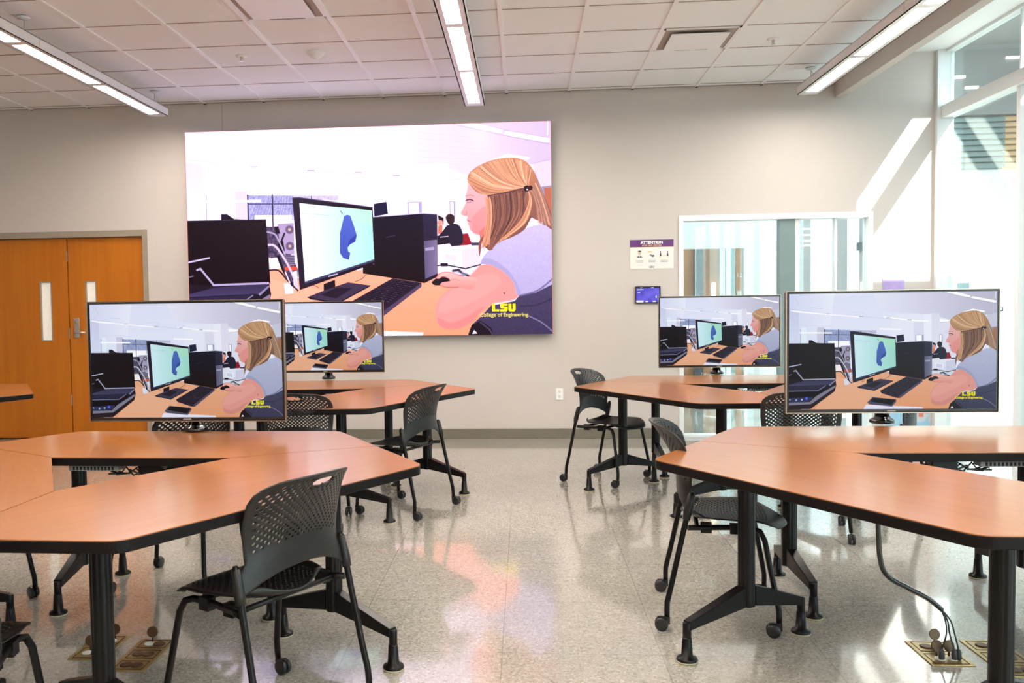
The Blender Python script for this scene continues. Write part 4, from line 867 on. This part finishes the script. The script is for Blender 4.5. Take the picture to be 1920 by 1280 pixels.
# monitors on the tables
def make_monitor():
    t = thing('table_monitor', 'x', 'monitor'); w, h, z0 = 0.490, 0.292, 1.0935
    q = new_bm(); box(q, (-w, -0.07, z0 - h), (w, -0.025, z0 + h)); obj('monitor_housing', q, M['bezel'], t, bevel=0.004)
    q = new_bm(); e = 0.004
    for a, c in (((-w - e, z0 - h - e), (-w, z0 + h + e)), ((w, z0 - h - e), (w + e, z0 + h + e)), ((-w, z0 + h), (w, z0 + h + e)), ((-w, z0 - h - e), (w, z0 - h))): box(q, (a[0], -0.073, a[1]), (c[0], -0.058, c[1]))
    obj('monitor_trim', q, M['bezel_trim'], t)
    picture_plane('screen', -w + 0.010, w - 0.010, z0 - h + 0.016, z0 + h - 0.010, -0.0712, M['tvpic'], t)
    q = new_bm(); box(q, (-0.02, -0.0722, z0 - h + 0.004), (0.02, -0.0705, z0 - h + 0.010)); obj('badge', q, M['grey'], t)
    q = new_bm(); tube(q, [(0, 0.04, TH + 0.012), (0, 0.04, 1.16)], 0.034, 24); obj('pole', q, M['gloss'], t)
    q = new_bm(); lathe(q, [(0.052, 0), (0.058, 0.003), (0.058, 0.016), (0.050, 0.022), (0.040, 0.026), (0.037, 0.034)], (0, 0.04, TH), n=32); obj('pole_base', q, M['gloss'], t)
    q = new_bm(); box(q, (-0.12, -0.026, 1.02), (0.12, -0.01, 1.2)); box(q, (-0.05, -0.012, 1.05), (0.05, 0.03, 1.17)); obj('mounting_plate', q, M['metal'], t, bevel=0.003)
    return t
mon0 = make_monitor()
MON = [(-1.650, 4.36, -0.3, 'black monitor showing a blonde woman, on the left foreground table group'),
       (1.752, 4.57, 0.3, 'large looking black monitor at right, in front of the glass wall'),
       (-1.655, 7.49, 0.3, 'black monitor partly hidden behind the left foreground monitor'),
       (1.598, 7.69, 0.2, 'black monitor in front of the interior window, left of the large right one')]
for n, (x, y, a, lab) in enumerate(MON):
    if n == 0: mon0.location = (x, y, 0); mon0.rotation_euler = (0, 0, math.radians(a)); mon0['label'] = lab; mon0['group'] = 'monitors on poles above the table groups'
    else: dup(mon0, (x, y, 0), math.radians(a), lab)

# ------------------------------------------------------------------ wall fittings
t = thing('notice', 'white notice headed ATTENTION on a purple band, on the back wall', 'sign', (1.249, YW, 1.811))
q = new_bm(); box(q, (-0.21, -0.004, -0.142), (0.21, -0.0005, 0.142)); obj('notice_sheet', q, M['paper'], t)
q = new_bm(); box(q, (-0.21, -0.0046, 0.072), (0.21, -0.004, 0.142)); obj('notice_header', q, M['purple'], t)
q = new_bm(); box(q, (-0.21, -0.0046, 0.068), (0.21, -0.004, 0.072)); obj('header_rule', q, M['gold_ink'], t)
text_mesh('notice_heading', 'ATTENTION', 0.038, M['white_ink'], t, (0, -0.0048, 0.102), bold=0.0016)
text_mesh('notice_subheading', 'STAFF AND VISITORS', 0.020, M['gold_ink'], t, (0, -0.0048, 0.080), bold=0.0006)
q = new_bm(); Y_ = -0.0044
def flat(q, pts, z=0, x=0, s=1.0, y=-0.0046, mi=0): 
    f = q.faces.new([q.verts.new((x + a * s, y, z + b * s)) for a, b in pts]); f.material_index = mi
def disc(q, x, z, rx, rz, y=-0.0046, n=20, mi=0, a0=0, a1=2 * PI):
    f = q.faces.new([q.verts.new((x + rx * math.cos(a0 + (a1 - a0) * k / n), y, z + rz * math.sin(a0 + (a1 - a0) * k / n))) for k in range(n)]); f.material_index = mi
disc(q, -0.118, 0.012, 0.014, 0.020, mi=1); disc(q, -0.118, 0.024, 0.018, 0.014, y=-0.0047, mi=0, a0=0, a1=PI)
flat(q, [(-0.012, 0), (0.012, 0), (0.010, -0.014), (-0.010, -0.014)], 0.004, -0.118, 1, -0.0048, 2)
flat(q, [(-0.026, -0.006), (-0.01, 0.004), (0, -0.004), (0.01, 0.004), (0.026, -0.006), (0.026, -0.010), (-0.026, -0.010)], -0.020, -0.118)
obj('mask_icon', q, [M['dark_ink'], M['skin_ink'], M['lightgrey_ink']], t, fix=False)
q = new_bm(); disc(q, 0.010, -0.016, 0.018, 0.009, mi=0); disc(q, -0.010, -0.006, 0.008, 0.005, mi=0)
flat(q, [(-0.04, 0.026), (-0.01, 0.030), (0.004, 0.022), (0.002, 0.016), (-0.012, 0.022), (-0.04, 0.018)], 0, 0, 1, -0.0046, 1); obj('hand_icon', q, [M['dark_ink'], M['gold_ink']], t, fix=False)
q = new_bm()
for sx in (-1, 1):
    disc(q, 0.118 + sx * 0.034, 0.020, 0.006, 0.008, mi=0); flat(q, [(-0.006, 0.010), (0.006, 0.010), (0.008, -0.020), (-0.008, -0.020)], 0, 0.118 + sx * 0.034); flat(q, [(-0.002, -0.02), (0.003, -0.02), (0.001, -0.036), (-0.004, -0.036)], 0, 0.118 + sx * 0.036, 1, -0.0046, 1)
flat(q, [(-0.016, 0), (0.016, 0), (0.016, 0.003), (-0.016, 0.003)], -0.018, 0.118); obj('distance_icon', q, [M['dark_ink'], M['gold_ink']], t, fix=False)
q = new_bm()
for cx in (-0.118, 0.0, 0.118):
    for k, wd in enumerate((0.036, 0.034)): flat(q, [(-wd, 0), (wd, 0), (wd, 0.006), (-wd, 0.006)], -0.066 - k * 0.012, cx)
obj('notice_small_print', q, M['grey_ink'], t, fix=False)
text_mesh('notice_logo', 'LSU', 0.028, M['dark_ink'], t, (0, -0.0048, -0.132), bold=0.0008)

t = thing('room_tablet', 'small wall tablet with a glowing blue screen below the notice', 'tablet', (1.208, YW, 1.415))
q = new_bm(); box(q, (-0.122, -0.028, -0.084), (0.122, 0, 0.084)); obj('tablet_body', q, M['gloss'], t, bevel=0.004)
def tabmat():
    m = bpy.data.materials.new('tablet_screen'); m.use_nodes = True; nt = m.node_tree; b = nt.nodes['Principled BSDF']; b.inputs['Base Color'].default_value = (0.01, 0.01, 0.03, 1)
    tc = nt.nodes.new('ShaderNodeTexCoord'); n = nt.nodes.new('ShaderNodeTexNoise'); n.inputs['Scale'].default_value = 12; nt.links.new(tc.outputs['Object'], n.inputs[0])
    r = nt.nodes.new('ShaderNodeValToRGB'); r.color_ramp.elements[0].position = .35; r.color_ramp.elements[1].position = .7; r.color_ramp.elements[0].color = (0.05, 0.03, 0.62, 1); r.color_ramp.elements[1].color = (0.16, 0.13, 0.85, 1)
    nt.links.new(n.outputs[0], r.inputs[0]); nt.links.new(r.outputs[0], b.inputs['Emission Color']); b.inputs['Emission Strength'].default_value = 0.9; return m
q = new_bm(); box(q, (-0.114, -0.0290, -0.074), (0.108, -0.028, 0.066)); sc = obj('tablet_screen', q, tabmat(), t)
q = new_bm()
for a in ((-0.114, -0.074, -0.045, -0.055), (-0.025, -0.072, 0.0, -0.060), (0.045, -0.072, 0.075, -0.060), (-0.075, 0.066, -0.055, 0.072), (0.03, 0.066, 0.055, 0.072), (-0.105, 0.046, -0.045, 0.054), (-0.10, 0.022, -0.075, 0.028)): flat(q, [(a[0], a[1]), (a[2], a[1]), (a[2], a[3]), (a[0], a[3])], y=-0.0292)
flat(q, [(0.07, -0.03), (0.085, -0.03), (0.078, 0.0)], y=-0.0292)
obj('screen_text', q, emis('tablet_white', (0.8, 0.8, 1), 1.1), sc, fix=False)

t = thing('wall_outlet', 'white electrical outlet low on the back wall', 'outlet', (0.339, YW, 0.443))
q = new_bm(); box(q, (-0.036, -0.006, -0.06), (0.036, 0, 0.06)); obj('cover_plate', q, M['white_wall'], t, bevel=0.003)
for z in (-0.024, 0.024):
    q = new_bm(); lathe(q, [(0.0165, 0), (0.0165, 0.002)], (0, -0.006, z), (0, -1, 0), 20); f = obj('socket', q, M['paper'], t)
    q = new_bm(); 
    for x in (-0.006, 0.006): box(q, (x - 0.0012, -0.0086, z - 0.001), (x + 0.0012, -0.008, z + 0.008))
    lathe(q, [(0.0025, 0), (0.0025, 0.0006)], (0, -0.008, z - 0.008), (0, -1, 0), 8); obj('socket_holes', q, M['sleek'], f)

t = thing('purple_plaque', 'small purple plaque on the sunlit wall above the large right monitor', 'sign', (3.53, YW, 1.46))
q = new_bm(); box(q, (-0.102, -0.006, -0.085), (0.102, 0, 0.085)); obj('plaque_plate', q, mat('lilac_plaque', (0.42, 0.32, 0.62), 0.4, noise=(9, 0.15)), t, bevel=0.002)
q = new_bm(); box(q, (-0.102, -0.0065, 0.078), (0.102, -0.006, 0.085)); obj('plaque_band', q, M['white_ink'], t)
t = thing('wall_poster', 'pale blue poster with a grey oval and coral cross, low on the wall', 'poster', (3.66, YW, 0.33))
q = new_bm(); box(q, (-0.22, -0.006, -0.22), (0.22, 0, 0.30)); obj('poster_sheet', q, M['lightgrey_ink'], t, bevel=0.001)
q = new_bm(); flat(q, [(-0.20, -0.22), (0.22, -0.22), (0.10, 0.30), (-0.02, 0.30)], y=-0.0065); obj('poster_hill', q, M['blue_ink'], t, fix=False)
q = new_bm(); disc(q, 0.125, -0.05, 0.085, 0.13, y=-0.007); obj('poster_oval', q, M['lightgrey_ink'], t, fix=False)
q = new_bm(); a, c = 0.022, 0.058; flat(q, [(-a, -c), (a, -c), (a, -a), (c, -a), (c, a), (a, a), (a, c), (-a, c), (-a, a), (-c, a), (-c, -a), (-a, -a)], -0.072, 0.132, 1, -0.0075); obj('poster_cross', q, M['red_ink'], t, fix=False)

# ------------------------------------------------------------------ floor boxes and leads
def floor_box(x0, y0, x1, y1, gangs, label, upright=()):
    w, h = x1 - x0, y1 - y0; t = thing('floor_box', label, 'floor box', (x0, y0, 0), 0, 'brass floor outlet boxes')
    q = new_bm(); box(q, (0, 0, 0), (w, h, 0.004)); obj('cover_plate', q, M['brass'], t, bevel=0.0015)
    g = h / gangs
    for k in range(gangs):
        q = new_bm(); a, b, c, d = 0.016, k * g + 0.012, w - 0.016, (k + 1) * g - 0.012
        for p in (((a, b), (c, b + .003)), ((a, d - .003), (c, d)), ((a, b), (a + .003, d)), ((c - .003, b), (c, d))): box(q, (p[0][0], p[0][1], 0.004), (p[1][0], p[1][1], 0.0055))
        obj('gang_frame', q, M['bronze'], t)
        for s in (0, 1):
            cx = w * (0.36 + 0.28 * s); cy = (b + d) / 2
            if (k, s) in upright:
                q = new_bm(); lathe(q, [(0.021, -0.0025), (0.022, 0), (0.021, 0.0025)], (cx, cy + 0.03, 0.042), (0.15, -1, 0.2), 20); tube(q, [(cx, cy + 0.03, 0.004), (cx, cy + 0.03, 0.024)], 0.004, 8); obj('open_flap', q, M['bronze'], t)
                q = new_bm(); lathe(q, [(0.020, 0), (0.020, 0.0045)], (cx, cy, 0.002), n=20); obj('socket', q, M['white_ink'], t)
            else:
                q = new_bm(); lathe(q, [(0.024, 0), (0.024, 0.004), (0.020, 0.0055)], (cx, cy, 0.003), n=20); obj('flap', q, M['bronze'], t)
floor_box(-1.778, 3.305, -1.635, 3.56, 2, 'brass floor box behind the thick left foreground table column, two flaps up', ((0, 0), (1, 1)))
floor_box(-1.570, 3.205, -1.425, 3.525, 3, 'brass three gang floor box right of the left foreground column', ((2, 0),))
floor_box(1.475, 3.405, 1.632, 3.645, 2, 'brass floor box with three leads plugged in, under the right table', ((0, 0), (0, 1), (1, 1)))
floor_box(1.690, 3.310, 1.850, 3.665, 3, 'brass three gang floor box half hidden by the right foreground column', ())
# hose of leads from the right table to its floor box
t = thing('cable_hose', 'black sleeved cable hose hanging from the right table to the floor box', 'cable', (1.30, 3.30, 0))
def curve_pts(pts, n=8):
    P = [Vector(p) for p in [pts[0]] + list(pts) + [pts[-1]]]; out = []
    for i in range(1, len(P) - 2):
        for k in range(n):
            s = k / n; a, b, c, d = P[i - 1:i + 3]; out.append(0.5 * (2 * b + (c - a) * s + (2 * a - 5 * b + 4 * c - d) * s * s + (3 * b - a - 3 * c + d) * s ** 3))
    out.append(P[-1]); return out
q = new_bm(); tube(q, curve_pts([(-0.02, 0.10, 0.70), (-0.02, 0.10, 0.56), (-0.012, 0.10, 0.40), (0.02, 0.11, 0.33), (0.10, 0.13, 0.28), (0.18, 0.15, 0.235), (0.235, 0.165, 0.19)]), 0.0095, 10); obj('sleeve', q, M['gloss'], t)
for k, (dx, dy, b) in enumerate(((0.232, 0.155, 0.0), (0.277, 0.155, 0.012), (0.292, 0.155, 0.03))):
    q = new_bm(); tube(q, curve_pts([(0.230, 0.163, 0.195), (0.248 + b * .6, 0.165, 0.15), (0.250 + b, 0.16, 0.10), (dx, dy, 0.04), (dx, dy, 0.012)]), 0.0032, 8); ld = obj('lead', q, M['gloss'], t)
    q = new_bm(); lathe(q, [(0.009, 0.006), (0.011, 0.012), (0.010, 0.036), (0.005, 0.046)], (dx, dy, 0), n=12); obj('plug', q, M['dark'], ld)
